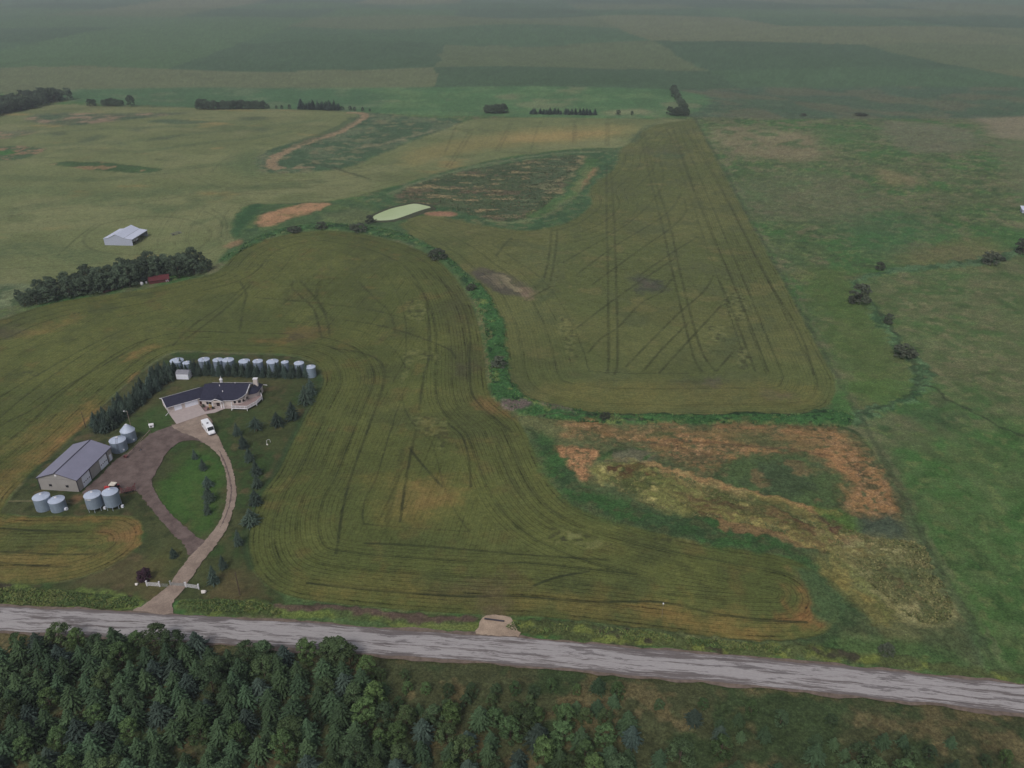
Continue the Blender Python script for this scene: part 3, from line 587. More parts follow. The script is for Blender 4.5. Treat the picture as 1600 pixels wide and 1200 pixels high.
# keep the buildings' ground level
lev = ss(6, 0, np.where((gx > -145) & (gx < -88) & (gy > 150) & (gy < 275), 0, 9.)); gz = gz*(1-lev*.9)
idx = np.arange(N).reshape(nr, nc)
quads = np.stack([idx[:-1, :-1], idx[:-1, 1:], idx[1:, 1:], idx[1:, :-1]], -1).reshape(-1, 4)
me = bpy.data.meshes.new('ground')
me.vertices.add(N); me.vertices.foreach_set('co', np.stack([gx, gy, gz], 1).ravel().astype(np.float32))
nq = len(quads); me.loops.add(nq*4); me.loops.foreach_set('vertex_index', quads.ravel().astype(np.int32))
me.polygons.add(nq); me.polygons.foreach_set('loop_start', (np.arange(nq)*4).astype(np.int32)); me.polygons.foreach_set('loop_total', np.full(nq, 4, np.int32))
me.polygons.foreach_set('use_smooth', np.ones(nq, bool))
me.update(calc_edges=True)
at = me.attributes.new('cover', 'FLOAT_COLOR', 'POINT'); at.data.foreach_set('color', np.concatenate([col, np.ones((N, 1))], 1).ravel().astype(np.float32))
for nm, a_ in (('rowd', rowd), ('rowa', rowa), ('rgh', rough)):
    q = me.attributes.new(nm, 'FLOAT', 'POINT'); q.data.foreach_set('value', a_.astype(np.float32))
ground = bpy.data.objects.new('ground', me); C.objects.link(ground); tag(ground, kind='structure', label='rolling farmland of crop fields, pasture and lawn', cat='ground')
t = NT('farmland'); t.set(1.0, 0, .1); co = t.coord()
def attr(n, out='Fac'):
    a = t.node('ShaderNodeAttribute'); a.attribute_name = n; return a.outputs[out]
cv = attr('cover', 'Color'); rd = attr('rowd'); ra = attr('rowa'); rr = attr('rgh')
n1 = t.noise(co, .9, 5, .7); n2 = t.noise(co, .12, 4, .6); n3 = t.noise(t.mapping(co, (1, 1, 1)), 3.5, 3, .7)
f = t.rng(n1, .3, .7, .76, 1.24)
f = t.math('MULTIPLY', f, t.rng(n3, .3, .7, .8, 1.2)); f = t.math('MULTIPLY', f, t.rng(t.noise(t.mapping(co, (1, 1.6, 1)), .3, 5, .7), .32, .68, .84, 1.16))
mod = t.math('MULTIPLY', t.rng(n2, .36, .6, .3, 1.0), t.rng(t.noise(co, 1.1, 3, .7), .35, .6, .35, 1.15))
wob = t.math('MULTIPLY', t.math('SUBTRACT', t.noise(co, .5, 4, .6), .5), .55); rdw = t.math('ADD', rd, wob)
w1 = t.math('SINE', t.math('MULTIPLY', rdw, 2*PI/1.38)); w1 = t.math('POWER', t.math('MAXIMUM', w1, 0.0), 2.0)
w3 = t.math('SINE', t.math('MULTIPLY', rdw, 2*PI/5.9)); w3 = t.math('POWER', t.math('MAXIMUM', w3, 0.0), 12.0)
w2 = t.math('SINE', t.math('MULTIPLY', rd, 2*PI/.7))
row = t.math('ADD', t.math('MULTIPLY', w1, .52), t.math('MULTIPLY', w2, .08)); row = t.math('ADD', row, t.math('MULTIPLY', w3, t.rng(t.noise(co, .06, 3, .6),   .4, .56, .05, .6)))
row = t.math('MULTIPLY', t.math('MULTIPLY', row, ra), mod)
f = t.math('MULTIPLY', f, t.math('SUBTRACT', 1.0, row))
tuft = t.noise(co, 1.7, 4, .75); f = t.math('MULTIPLY', f, t.math('ADD', 1.0, t.math('MULTIPLY', rr, t.rng(tuft, .32, .68, -.5, .45))))
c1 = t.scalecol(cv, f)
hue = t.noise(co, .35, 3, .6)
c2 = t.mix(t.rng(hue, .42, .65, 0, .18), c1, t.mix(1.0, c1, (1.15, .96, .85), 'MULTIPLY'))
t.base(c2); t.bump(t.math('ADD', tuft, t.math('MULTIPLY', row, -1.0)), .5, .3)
me.materials.append(t.m)

# ================================================================== ROADS, POND
def strip(name, pts_l, pts_r, z, m, nsub=6, lift=None):
    """road ribbon between two edge lines (world), with uv in metres"""
    n = len(pts_l); vs = []; fs = []; uv = []
    L = 0; prev = None
    for i in range(n):
        a, b = Vector(pts_l[i]), Vector(pts_r[i]); mid = (a+b)/2
        if prev is not None: L += (mid-prev).length
        prev = mid; wd = (b-a).length
        for j in range(nsub+1):
            f_ = j/nsub; p = a.lerp(b, f_); crown = (1-abs(2*f_-1))*.08
            vs.append((p.x, p.y, z+crown+float(gh(p.x, p.y)))); uv.append((L, (f_-.5)*wd))
    for i in range(n-1):
        for j in range(nsub): k_ = i*(nsub+1)+j; fs.append((k_, k_+1, k_+nsub+2, k_+nsub+1))
    me = bpy.data.meshes.new(name); me.from_pydata(vs, [], fs); ul = me.uv_layers.new(name='UVMap')
    for lp in me.loops: ul.data[lp.index].uv = uv[lp.vertex_index]
    me.materials.append(m); o = bpy.data.objects.new(name, me); C.objects.link(o); tag(o, kind='structure')
    me.polygons.foreach_set('use_smooth', [True]*len(me.polygons)); return o
t = NT('wet_gravel_road'); t.set(.6, 0, .5); uvn = t.node('ShaderNodeTexCoord').outputs['UV']
sep = t.node('ShaderNodeSeparateXYZ'); t.l.new(uvn, sep.inputs[0]); av = t.math('ABSOLUTE', sep.outputs[1])
a1 = t.noise(t.mapping(uvn, (.035, .6, 1)), 1.0, 7, .68); a2 = t.noise(t.mapping(uvn, (.12, 2.6, 1)), 1.0, 6, .75); a3 = t.noise(t.mapping(uvn, (1.2, 5, 1)), 1.0, 4, .75)
q = t.math('ADD', t.math('MULTIPLY', a1, .55), t.math('MULTIPLY', a2, .45))
q = t.math('ADD', q, t.math('MULTIPLY', t.rng(av, 2.2, 4.5, 0, 1), -.13))
trk = t.math('SINE', t.math('MULTIPLY', t.math('ADD', sep.outputs[1], t.math('MULTIPLY', t.noise(t.mapping(uvn, (.02, .0, 1)), 1.0, 2), .8)), 2*PI/1.75))
q = t.math('ADD', q, t.math('MULTIPLY', trk, .018))
pale = t.rng(q, .435, .48, 0, 1)
base_ = t.mix(pale, alb((92, 85, 84)), alb((140, 135, 135)))
spots = t.rng(t.noise(t.mapping(uvn, (.09, .62, 1)), 1.0, 8, .72), .55, .575, 0, .75)
base_ = t.mix(spots, base_, alb((84, 78, 78)))
t.base(t.scalecol(base_, t.math('MULTIPLY', t.rng(a3, .3, .7, .84, 1.14), t.rng(a2, .35, .65, .93, 1.06)))); t.l.new(t.rng(pale, 0, 1, .85, .6), t.p.inputs['Roughness'])
ROADM = t.m
cen = resample(cen, 1.5)
strip('road_shoulder', offset(cen, 4.7, .9), offset(cen, -4.7, .9), .33, mat('shoulder', alb((96, 84, 76)), .95, amt=.35, scale=.8))
strip('road', offset(cen, 4.0, .5), offset(cen, -3.9, .5), .37, ROADM, 8)
def sheet(name, pts, z, m, world=False, k=4, jag=0.0, thick=0.0):
    P = pts if world else wpoly(pts, k)
    if jag:
        Q = []
        for i in range(len(P)):
            a, b = Vector(P[i]), Vector(P[(i+1) % len(P)]); n = max(1, int((b-a).length/.7))
            for j in range(n): q = a.lerp(b, j/n); Q.append((q.x+random.gauss(0, jag), q.y+random.gauss(0, jag)))
        P = Q
    bm = bmesh.new(); vs = [bm.verts.new((x, y, z+float(gh(x, y)))) for x, y in P]
    f_ = bm.faces.new(vs); bmesh.ops.triangulate(bm, faces=[f_])
    if thick:
        r_ = bmesh.ops.extrude_face_region(bm, geom=bm.faces[:]); bmesh.ops.translate(bm, vec=(0, 0, -thick), verts=[v for v in r_['geom'] if isinstance(v, bmesh.types.BMVert)])
    bmesh.ops.recalc_face_normals(bm, faces=bm.faces)
    me = bpy.data.meshes.new(name); bm.to_mesh(me); bm.free()
    if not thick and me.polygons[0].normal.z < 0: me.flip_normals()
    me.materials.append(m); o = bpy.data.objects.new(name, me); C.objects.link(o); return tag(o, kind='structure')
def gravelmat(name, a, b, sc=.25, rut=None):
    t = NT(name); t.set(.95, 0, .2); co = t.coord()
    n = t.noise(co, sc, 6, .65); n2 = t.noise(co, 3, 4, .75); m_ = t.mix(t.rng(n, .38, .62, 0, 1), alb(a), alb(b))
    t.base(t.scalecol(m_, t.rng(n2, .3, .7, .78, 1.2))); t.bump(n2, .5, .08); return t.m
GRAV = gravelmat('pale_gravel', (136, 121, 110), (114, 100, 91)); MUD = gravelmat('brown_gravel', (100, 87, 83), (80, 68, 65), .3)
TAND = gravelmat('sandy_gravel', (122, 104, 92), (104, 88, 78))
sheet('yard_gravel', [(160, 742), (182, 718), (208, 702), (232, 680), (262, 668), (276, 662.5), (322, 647), (334, 670), (338, 688), (322, 694), (307, 688), (293, 689), (280, 692), (262, 706), (252, 724), (243, 740), (236, 752), (243, 770), (256, 791), (285, 820), (313, 843), (322, 846), (305, 864), (294, 868), (289, 852), (276, 841), (262, 826), (247, 808), (228, 786), (214, 768), (196, 770), (160, 778), (140, 775), (128, 771), (144, 755)], .19, MUD, k=2, jag=.16)
sheet('driveway', [(268, 666), (276, 663), (322, 647), (334, 672), (341, 682), (348, 698), (357, 715), (364, 735), (369, 760), (369, 782), (362, 805), (356, 824), (344, 843), (331, 861), (316, 879), (304, 897), (294, 910), (287, 922), (277, 932), (270, 944), (270, 959), (262, 962), (205, 958), (222, 948), (240, 935), (256, 922), (268, 911), (282, 890), (294, 873), (305, 862), (325, 840), (336, 827), (345, 812), (351, 796), (354, 780), (355, 760), (353, 740), (347, 724), (340, 711), (328, 699), (312, 688), (296, 680), (282, 676)], .215, GRAV, k=2, jag=.13)
rut = sheet('driveway_rut', [(341, 703), (347, 712), (355, 730), (361, 752), (362.3, 772), (359.5, 792), (352, 812), (345, 825), (344.6, 824), (351, 810), (357.5, 792), (360.3, 772), (359, 752), (353, 731), (345, 713)], .235, MUD, k=2, jag=.08)
sheet('field_approach', [(744, 992), (748, 982), (754, 967), (764, 963), (785, 964), (797, 967), (803, 974), (806, 984), (810, 996)], .42, gravelmat('approach', (150, 132, 116), (128, 112, 98)), k=2, jag=.1)
CONC = mat('concrete', alb((150, 138, 136)), .85, amt=.08, scale=.8); PAVR = mat('paving', alb((112, 92, 90)), .9, amt=.2, scale=2)
# pond
t = NT('algae_pond'); t.set(.35, 0, .5); co = t.coord(); n = t.noise(co, .06, 5, .6)
t.base(t.mix(t.rng(n, .35, .65, 0, 1), alb((146, 160, 112)), alb((158, 170, 128))))
PD = [(582, 340), (586, 337), (598, 332), (612, 327.5), (630, 324), (647, 321.5), (660, 323.5), (672, 326.5), (673, 329), (660, 332), (645, 336), (630, 341), (617, 345), (604, 346.3), (590, 346), (583, 343)]
pp = wpoly(PD, 2); zs = max(float(gh(x, y)) for x, y in pp)
po = sheet('pond', pp, 0, t.m, world=True)
for v in po.data.vertices: v.co.z = zs+.35
po['label'] = 'farm pond covered by pale green algae'
MUDB = mat('bank_mud', alb((58, 62, 46)), 1, amt=.3, scale=.5)
ring = [Vector(p) for p in pp]; cen_p = sum(ring, Vector((0, 0)))/len(ring)
mb = MB(); n = len(ring); V = []
for p in ring:
    d = (p-cen_p).normalized(); V += [(p.x-d.x*.4, p.y-d.y*.4, zs+.3), (p.x+d.x*1.2, p.y+d.y*1.2, zs+1.0), (p.x+d.x*4, p.y+d.y*4, float(gh(p.x, p.y))-.2)]
mb.add(V, [(3*i+j, 3*((i+1) % n)+j, 3*((i+1) % n)+j+1, 3*i+j+1) for i in range(n) for j in (0, 1)])
tag(mb.build('pond_bank', MUDB, smooth=True), kind='structure')
# ================================================================== VEGETATION PROTOTYPES
def leafmat(name, rgb, vari=.35, hue=(1.25, 1.05, .7), clump=.6, k=KEXP):
    t = NT(name); t.set(.85, 0, .15); co = t.coord()
    oi = t.node('ShaderNodeObjectInfo').outputs['Random']
    n = t.noise(co, clump, 3, .6); n2 = t.noise(co, 5, 2, .6)
    f = t.math('MULTIPLY', t.rng(n, .3, .7, 1-vari, 1+vari), t.rng(n2, .3, .7, .8, 1.2))
    f = t.math('MULTIPLY', f, t.rng(oi, 0, 1, .65, 1.3)); c = t.scalecol(alb(rgb, k), f)
    oi2 = t.math('FRACT', t.math('MULTIPLY', oi, 7.31))
    t.base(t.mix(t.math('MULTIPLY', oi2, .6), c, t.mix(1.0, c, hue, 'MULTIPLY'))); return t.m
SPR = leafmat('spruce_needles', (58, 72, 66), hue=(1.1, 1.0, .8))
SPRG = leafmat('young_spruce_needles', (58, 77, 56), hue=(1.2, 1.05, .8))
LEAF = leafmat('broad_leaves', (58, 74, 52))
LEAFL = leafmat('light_leaves', (64, 84, 54))
BELT = leafmat('dark_leaves', (66, 78, 62), hue=(1.0, 1.0, 1.0))
BUSHM = leafmat('willow_leaves', (66, 72, 60), hue=(1.1, 1, 1))
PURP = leafmat('purple_leaves', (52, 36, 46))
YEL = leafmat('yellow_leaves', (176, 160, 92))
BARK = mat('bark', alb((74, 62, 54)), .95, amt=.3, scale=3); BARKL = mat('pale_bark', alb((112, 100, 90)), .95, amt=.3, scale=3)

def quadmesh(name, P, U, V, m):
    """many small leaf sheets: centre P, half axes U, V"""
    P, U, V = map(np.array, (P, U, V)); n = len(P)
    co = np.stack([P-U-V*.6, P+U*.4-V, P+U+V*.5, P-U*.3+V], 1).reshape(-1, 3)
    me = bpy.data.meshes.new(name); me.vertices.add(4*n); me.vertices.foreach_set('co', co.ravel().astype(np.float32))
    me.loops.add(4*n); me.loops.foreach_set('vertex_index', np.arange(4*n, dtype=np.int32))
    me.polygons.add(n); me.polygons.foreach_set('loop_start', (np.arange(n)*4).astype(np.int32)); me.polygons.foreach_set('loop_total', np.full(n, 4, np.int32))
    me.update(calc_edges=True); me.materials.append(m); return me
def spruce_crown(seed, m, hgt=10, rad=2.3, dens=1.0, bare=.1, lop=0):
    r_ = random.Random(seed); P, U, V = [], [], []
    z = hgt*bare; a = 0
    while z < hgt*.99:
        tt = (z-hgt*bare)/(hgt*(1-bare)); R_ = rad*((1-tt)**.8)*(.86+.28*r_.random())*(1-.25*math.exp(-((tt)/.06)**2))+.06
        nb = max(3, int(9*dens*(.35+R_/rad)))
        for b in range(nb):
            a += 2.39996; an = a+r_.uniform(-.3, .3); L = R_*r_.choice((.55, .8, .95, 1.05, 1.25))*r_.uniform(.9, 1.1)
            if lop and abs(math.cos(an*1.0+1)) > .8 and .35 < tt < .7: L *= 1.5
            ca, sa = math.cos(an), math.sin(an); droop = -.28*L
            ns = max(2, int(L/.34))
            for q in range(ns):
                fr = (q+.6)/ns; c = np.array([ca*L*fr, sa*L*fr, z+droop*fr*fr+.12*L*fr+r_.uniform(-.06, .06)])
                w = (.27*(1-fr*.4)+.05)*(.8+.5*r_.random())*min(1, .45+R_/rad)
                d = np.array([ca, sa, -.28+r_.uniform(-.25, .25)]); sd = np.array([-sa, ca, r_.uniform(-.5, .5)])
                P.append(c); U.append(d*w*1.15); V.append(sd*w*.8)
                if fr > .3: P.append(c+np.array([-sa, ca, 0])*r_.choice((-1, 1))*w*.9+np.array([0, 0, -.1])); U.append(d*w*.7+sd*.15); V.append(np.array([-sa*.3, ca*.3, -.9])*w*.5)
        z += .34*(1-.35*tt)/dens**.5
    P.append(np.array([0, 0, hgt])); U.append(np.array([.05, 0, .3])); V.append(np.array([.05, .05, -.1]))
    return quadmesh('crown', P, U, V, m)
def leafy_crown(seed, m, hgt=10, rx=3.2, z0=.2, nblob=34, per=52, leaf=.3):
    r_ = random.Random(seed); P, U, V = [], [], []
    blobs = []
    for b in range(nblob):
        z = z0+(1-z0)*r_.random()**.7; tt = (z-z0)/(1-z0)
        rr_ = rx*math.sqrt(max(0.02, 1-((tt-.38)/.66)**2))*(.35+.6*r_.random()**.5); an = r_.random()*2*PI
        blobs.append((rr_*math.cos(an), rr_*math.sin(an), z*hgt*.93, r_.uniform(.5, 1.15)*rx*.3))
    for bx, by, bz, br in blobs:
        for q in range(per):
            v = np.array([r_.gauss(0, 1), r_.gauss(0, 1), r_.gauss(0, 1)]); v /= np.linalg.norm(v)
            if v[2] < -.4: v[2] *= -.5
            c = np.array([bx, by, bz])+v*br*np.array([1, 1, .8])*r_.uniform(.7, 1.12)
            s_ = leaf*r_.uniform(.5, 1.2); n_ = v+np.array([r_.gauss(0, .5), r_.gauss(0, .5), r_.gauss(0, .5)])
            a_ = np.cross(n_, [.3, .2, 1]); a_ /= np.linalg.norm(a_)+1e-6; b_ = np.cross(n_, a_); b_ /= np.linalg.norm(b_)+1e-6
            P.append(c); U.append(a_*s_); V.append(b_*s_*.7)
    return quadmesh('crown', P, U, V, m)
def trunk_mesh(seed, m, hgt=10, r=.18, limbs=0, top=.9, spread=2.2):
    r_ = random.Random(seed); b = MB(); b.bar((0, 0, -.3), (r_.uniform(-.1, .1), r_.uniform(-.1, .1), hgt*top), r, 7, r*.15)
    for i in range(limbs):
        z = hgt*r_.uniform(.2, .6); an = i*2.4+r_.random(); L = spread*r_.uniform(.6, 1)
        b.bar((0, 0, z), (math.cos(an)*L, math.sin(an)*L, z+L*.9), r*.45, 5, r*.1)
    me = bpy.data.meshes.new('trunk'); me.from_pydata(b.v, [], b.f); me.materials.append(m); return me
SP_V = [(spruce_crown(i, SPR, 10, 2.35+.25*(i % 3), 1.0, .07), trunk_mesh(i, BARK, 10, .17)) for i in range(4)]
SG_V = [(spruce_crown(10+i, SPRG, 10, 2.3, .9, .06), trunk_mesh(i, BARK, 10, .16)) for i in range(3)]
YS_V = [(spruce_crown(20+i, SPR, 10, 2.9+.5*(i % 2), 1.0, .05), trunk_mesh(i, BARK, 10, .2)) for i in range(3)]
PINE = (spruce_crown(31, SPR, 10, 4.0, .8, .2, lop=1), trunk_mesh(31, BARKL, 10, .28))
LF_V = [(leafy_crown(40+i, LEAF, 10, 3.0+.3*i, .12, 40, 90, .22), trunk_mesh(40+i, BARK, 10, .2, 6)) for i in range(3)]
LL_V = [(leafy_crown(50+i, LEAFL, 10, 2.8, .1, 40, 80, .22), trunk_mesh(50+i, BARK, 10, .16, 6)) for i in range(2)]
BL_V = [(leafy_crown(60+i, BELT, 10, 3.4+.4*i, .06, 50, 80, .26), trunk_mesh(60+i, BARK, 10, .22, 6)) for i in range(4)]
BU_V = [(leafy_crown(70+i, BUSHM, 10, 5.2+.6*i, .02, 40, 46, .5), trunk_mesh(70+i, BARK, 10, .2, 8, .5, 3)) for i in range(3)]
PU_V = (leafy_crown(80, PURP, 10, 4.4, .02, 60, 60, .42), trunk_mesh(80, BARK, 10, .3, 6))
YE_V = (leafy_crown(82, YEL, 10, 5.0, .04, 24, 40, .6), trunk_mesh(80, BARK, 10, .3, 6))

def tree(name, v, loc, h, label, cat='tree', group=None, w=1.0):
    o = thing(name, label, cat, loc, random.random()*6.28, group)
    s_ = h/10; o.scale = (s_*w*random.uniform(.92, 1.08), s_*w*random.uniform(.92, 1.08), s_)
    for nm, me_ in (('crown', v[0]), ('trunk', v[1])):
        c = bpy.data.objects.new(nm, me_); C.objects.link(c); c.parent = o
    return o
def merged(v):                  # distant copy: crown and trunk in one mesh
    me = v[0].copy(); bm = bmesh.new(); bm.from_mesh(me); k = len(bm.faces); bm.from_mesh(v[1])
    bm.faces.ensure_lookup_table()
    for f_ in bm.faces[k:]: f_.material_index = 1
    me.materials.append(v[1].materials[0]); bm.to_mesh(me); bm.free(); return me
MG = {id(q[0]): merged(q) for q in BL_V+BU_V+SP_V}
def fartree(name, v, loc, h, label, cat='tree', group=None, w=1.0):
    o = bpy.data.objects.new(name, MG[id(v[0])]); C.objects.link(o); o.location = loc
    o.rotation_euler = (0, 0, random.random()*6.28); s_ = h/10; o.scale = (s_*w, s_*w, s_); return tag(o, label, cat, group)

# ---- spruces of the yard (base pixel, height px, width px)
def yard_spruce(px, py, hp, wp, label, v=None, group=None, name='spruce_tree', cat='spruce'):
    h = hm(px, py, hp); v = v or random.choice(YS_V)
    base = {id(PINE): 4.0}.get(id(v), 3.0)
    return tree(name, v, g3(px, py, -.05), h, label, cat, group, w=1.2*wm(px, py, wp)/2/(h/10)/base)
ORD = ['first', 'second', 'third', 'fourth', 'fifth', 'sixth', 'seventh', 'eighth']
for k, (px, py, hp, wp) in enumerate([(371, 680, 20, 13), (381, 700, 21, 16), (390, 720, 21, 15), (401, 742, 23, 16), (402, 761, 21, 15), (400, 788, 24, 21), (392.5, 819, 25, 21), (373.5, 851, 24, 15)]):
    yard_spruce(px, py, hp, wp, 'dark spruce in the row east of the pale gravel lane, %s from the house end' % ORD[k], group='spruces in a row beside the gravel lane')
yard_spruce(401, 673, 23, 20, 'lopsided dark pine with a bare pale trunk on the lawn south of the deck', PINE, name='pine_tree', cat='pine')
yard_spruce(433.5, 665, 22, 18, 'lone pointed spruce on the lawn between the pale-trunked pine and the field edge')
yard_spruce(457.5, 655, 28, 20, 'big lone spruce on the east lawn, next to the crop field edge')
yard_spruce(477.5, 631, 30, 19, 'front one of two touching spruces at the north east corner of the lawn')
yard_spruce(486, 616, 26, 18, 'rear one of two touching spruces at the north east corner of the lawn')
for k, (px, py, hp, wp) in enumerate([(305, 717, 16, 10), (318, 734, 18, 12), (325, 760, 17, 13), (327, 783, 26, 19), (325, 803, 21, 13)]):
    yard_spruce(px, py, hp, wp, ('smallest spruce, nearest the camper van, on the teardrop lawn inside the drive loop', 'small slim spruce second from the camper van on the teardrop lawn', 'middle spruce of the row on the teardrop lawn', 'widest and tallest spruce on the teardrop lawn inside the drive loop', 'southernmost spruce on the teardrop lawn inside the drive loop')[k], group='spruces on the teardrop lawn')
yard_spruce(272, 871, 16, 12, 'small lone spruce on the lawn between the tan crop lobe and the drive junction')
yard_spruce(335, 911, 28, 17, 'blue green spruce nearest the white gate, east of the drive')
yard_spruce(349, 888, 21, 13, 'slim spruce just behind the blue green one east of the drive')
tree('purple_shrub', PU_V, g3(227, 906, -.1), hm(227, 906, 17), 'round dark purple leaved shrub left of the white gate', 'shrub')
# ---- shelterbelt round the yard
def along(pts, step):
    out = []; acc = 0; pts = [Vector(p) for p in pts]
    for a, b in zip(pts, pts[1:]):
        L = (b-a).length; t_ = (b-a)/L; nrm = Vector((-t_.y, t_.x))
        while acc < L: out.append((a+t_*acc, nrm)); acc += step
        acc -= L
    return out
LW, LT = 'dark spruce in the curved shelterbelt north west of the farm yard', 'dark spruce in the straight row between the house and the row of bins'
curve = W2([(165, 676), (180, 664), (195, 651), (212, 637), (232, 620), (250, 604), (264, 596), (276, 581)])
for r_i in range(3):
    for p, nrm in along(curve, 2.75):
        q = p+nrm*(r_i*2.9+random.uniform(-.5, .5))
        if r_i == 2 and random.random() < .3: continue
        tree('spruce_tree', random.choice(SP_V), (q.x, q.y, -.1), random.uniform(4.6, 6.6), LW, 'spruce', 'spruces of the curved shelterbelt', w=1.15)
row = W2([(281, 584), (330, 587), (400, 589), (484, 590)])
for r_i in range(2):
    for p, nrm in along(row, 2.75):
        q = p+nrm*(r_i*2.2+random.uniform(-.4, .4)); hh = random.uniform(4.3, 6.8)-(.5 if r_i else 0)
        if r_i and random.random() < .2: continue
        tree('spruce_tree', random.choice(SP_V), (q.x, q.y, -.1), hh, LT, 'spruce', 'spruces of the row before the bins', w=1.1)

# ---- plantation south of the road
def south_edge(x): return 130.0-.0605*(x)-.0006*x*abs(x)*.6
nb = 0; cnt = 0
LP = 'young green spruce in the dense plantation south of the road'; LQ = 'leafy poplar among the spruces of the plantation south of the road'
ins_ = []
yy = 92.0
while yy < 136:
    xx = -116+random.uniform(0, 3)
    while xx < 112:
        x = xx+random.uniform(-1.1, 1.1); y = yy+random.uniform(-1.1, 1.1); xx += 4.6
        px, py = proj(x, y, 3)
        if px < -60 or px > 1660 or py > 1260: continue
        # northern limit as the photo shows it
        lim = np.interp(px, [0, 150, 300, 470, 520, 560, 600, 700, 860, 960, 1300, 1700], [985, 1000, 1012, 1018, 1022, 1034, 1052, 1062, 1064, 1075, 1125, 1180])
        bx, by = proj(x, y, 0)
        if by < lim+4: continue
        ins_.append((x, y, px, by-lim))
    yy += 4.1
for x, y, px, dlim in ins_:
    north = dlim < 24; h = random.uniform(5.6, 7.6)
    if px > 980 and random.random() < .45: continue
    if random.random() < .12: h *= random.choice((.6, .75, 1.18))
    if px > 590: h = random.uniform(3.0, 4.6) if dlim < 60 else random.uniform(4.6, 6.6)
    if (north and random.random() < .6) or random.random() < (.2 if px < 560 else .5):
        tree('poplar_tree', random.choice(LF_V+LL_V), (x, y, -.1), h*random.uniform(.85, 1.05), LQ, 'poplar', 'poplars of the roadside plantation', w=1.3)
    else: tree('spruce_tree', random.choice(SG_V+SG_V+SG_V+SP_V[:2]), (x, y, -.1), h, LP, 'spruce', 'spruces of the roadside plantation', w=1.7)
tree('poplar_tree', LF_V[0], g3(528, 1036, -.1), 7.2, 'tallest bushy poplar at the north edge of the plantation, reaching over the wet road', 'poplar', None, w=1.5)

# ---- deciduous belt in the draw behind the farm
low = W2([(45, 484), (100, 471), (160, 460), (205, 453), (260, 441), (300, 434), (342, 420)])
TB = 'grey green broadleaf tree in the thick belt between the two pale crop fields'
hts = lambda px: np.interp(px, [40, 110, 200, 240, 275, 300, 345], [6.5, 10, 12.5, 12.5, 9, 9.5, 5])
for r_i in range(3):
    for p, nrm in along(low, 4.5):
        q = p+nrm*(3.5+r_i*6+random.uniform(-1.5, 1.5)); px = proj(q.x, q.y, 0)[0]
        if 205 < proj(q.x, q.y, 0)[0] < 275 and r_i == 0: q = q+nrm*5.5
        tree('broadleaf_tree', random.choice(BL_V), (q.x, q.y, float(gh(q.x, q.y))-.2), hts(px)*random.uniform(.75, 1.08), TB, 'tree', 'trees of the belt behind the farm', w=.95)
# ---- bushes along the creeks
for px, py, hp, wp, lb in [
    (460, 362, 8, 20, 'low wide dark bush, westernmost by the ditch north of the near field'), (503, 358, 12, 17, 'round dark bush on the ditch north of the near field, second from the west'),
    (553, 360, 11, 13, 'left one of two joined dark bushes on the ditch just below the pond'), (563, 363, 14, 17, 'right one of two joined dark bushes on the ditch just below the pond'),
    (578, 349, 13, 16, 'dark bush at the west tip of the algae covered pond'), (684, 404, 15, 23, 'broad brownish bush on the creek where it bends south east of the pond'),
    (736, 453, 9, 15, 'small dark bush in the green creek beside the bare grey patch'), (779, 573, 15, 24, 'brown bush near the south end of the lush green creek'),
    (946, 656, 12, 15, 'small bush on the creek bank above the tan stubble'),
    (1343, 474, 30, 32, 'large dark tree standing on the pasture creek'), (1331, 474, 12, 14, 'low dark bush touching the large pasture tree'),
    (1388, 506, 16, 15, 'small dark tree on the pasture creek between the large tree and the wide bush'), (1412, 558, 19, 34, 'wide purplish brown bush on the pasture creek'),
    (1375, 421, 11, 14, 'small dark bush high on the pasture creek'), (1547, 413, 21, 24, 'grey green tree with a ragged crown near the right end of the pasture creek'),
    (1597, 397, 26, 22, 'dark tree at the right edge on the pasture creek'), (1565, 408, 7, 12, 'low bush between the two trees at the right end of the pasture creek'),
    (1384, 1021, 14, 20, 'small dark bush in the rough grass by the road, lower right'),
    (1255, 181, 4, 12, 'tiny dark bush on the far pasture fence line, western one'), (1345, 181, 5, 18, 'wide low dark bush on the far pasture fence line')]:
    h = hm(px, py, hp); v = random.choice(BU_V); w_ = wm(px, py, wp)/2/(h/10)/5.4
    tree('bush' if 'bush' in lb else 'broadleaf_tree', v, g3(px, py, -.1), h, lb, 'bush' if 'bush' in lb else 'tree', 'bushes and trees along the creeks' if py > 200 else None, w=w_)
# ---- distant trees
def farrow(pts, step, h0, h1, vs, label, name, group, rows=1, gap=3.5, w=1.0, cat='tree', pad=0.0):
    P = W2(pts)
    for r_i in range(rows):
        for p, nrm in along(P, step):
            q = p+nrm*(r_i*gap+random.uniform(-1, 1)*pad)+Vector((random.uniform(-1, 1)*pad, 0))
            fartree(name, random.choice(vs), (q.x, q.y, float(gh(q.x, q.y))-.2), random.uniform(h0, h1), label, cat, group, w)
farrow([(312, 171), (345, 171), (414, 170)], 5, 7, 10.5, BL_V, 'far dark tree in the long clump north of the pale crop field', 'broadleaf_tree', 'trees of the long far clump', 2, 6, 1.1, pad=1.5)
farrow([(470, 171), (530, 172.5)], 4.6, 7, 11.5, SP_V, 'far pointed spruce in the row just west of the tan track', 'spruce_tree', 'spruces of the far western row', 2, 4, 1.5, 'spruce', .8)
farrow([(419, 170), (432, 170), (455, 171)], 8, 3.5, 6, BL_V, 'small far tree between the long clump and the spruce row', 'broadleaf_tree', 'small trees between the far clumps', 1, 4, 1.0, pad=1)
farrow([(536, 172.5), (578, 174)], 7.5, 3, 5.5, BL_V, 'small scattered tree east of the far spruce row', 'broadleaf_tree', 'scattered trees by the tan track', 1, 4, 1.0, pad=1.5)
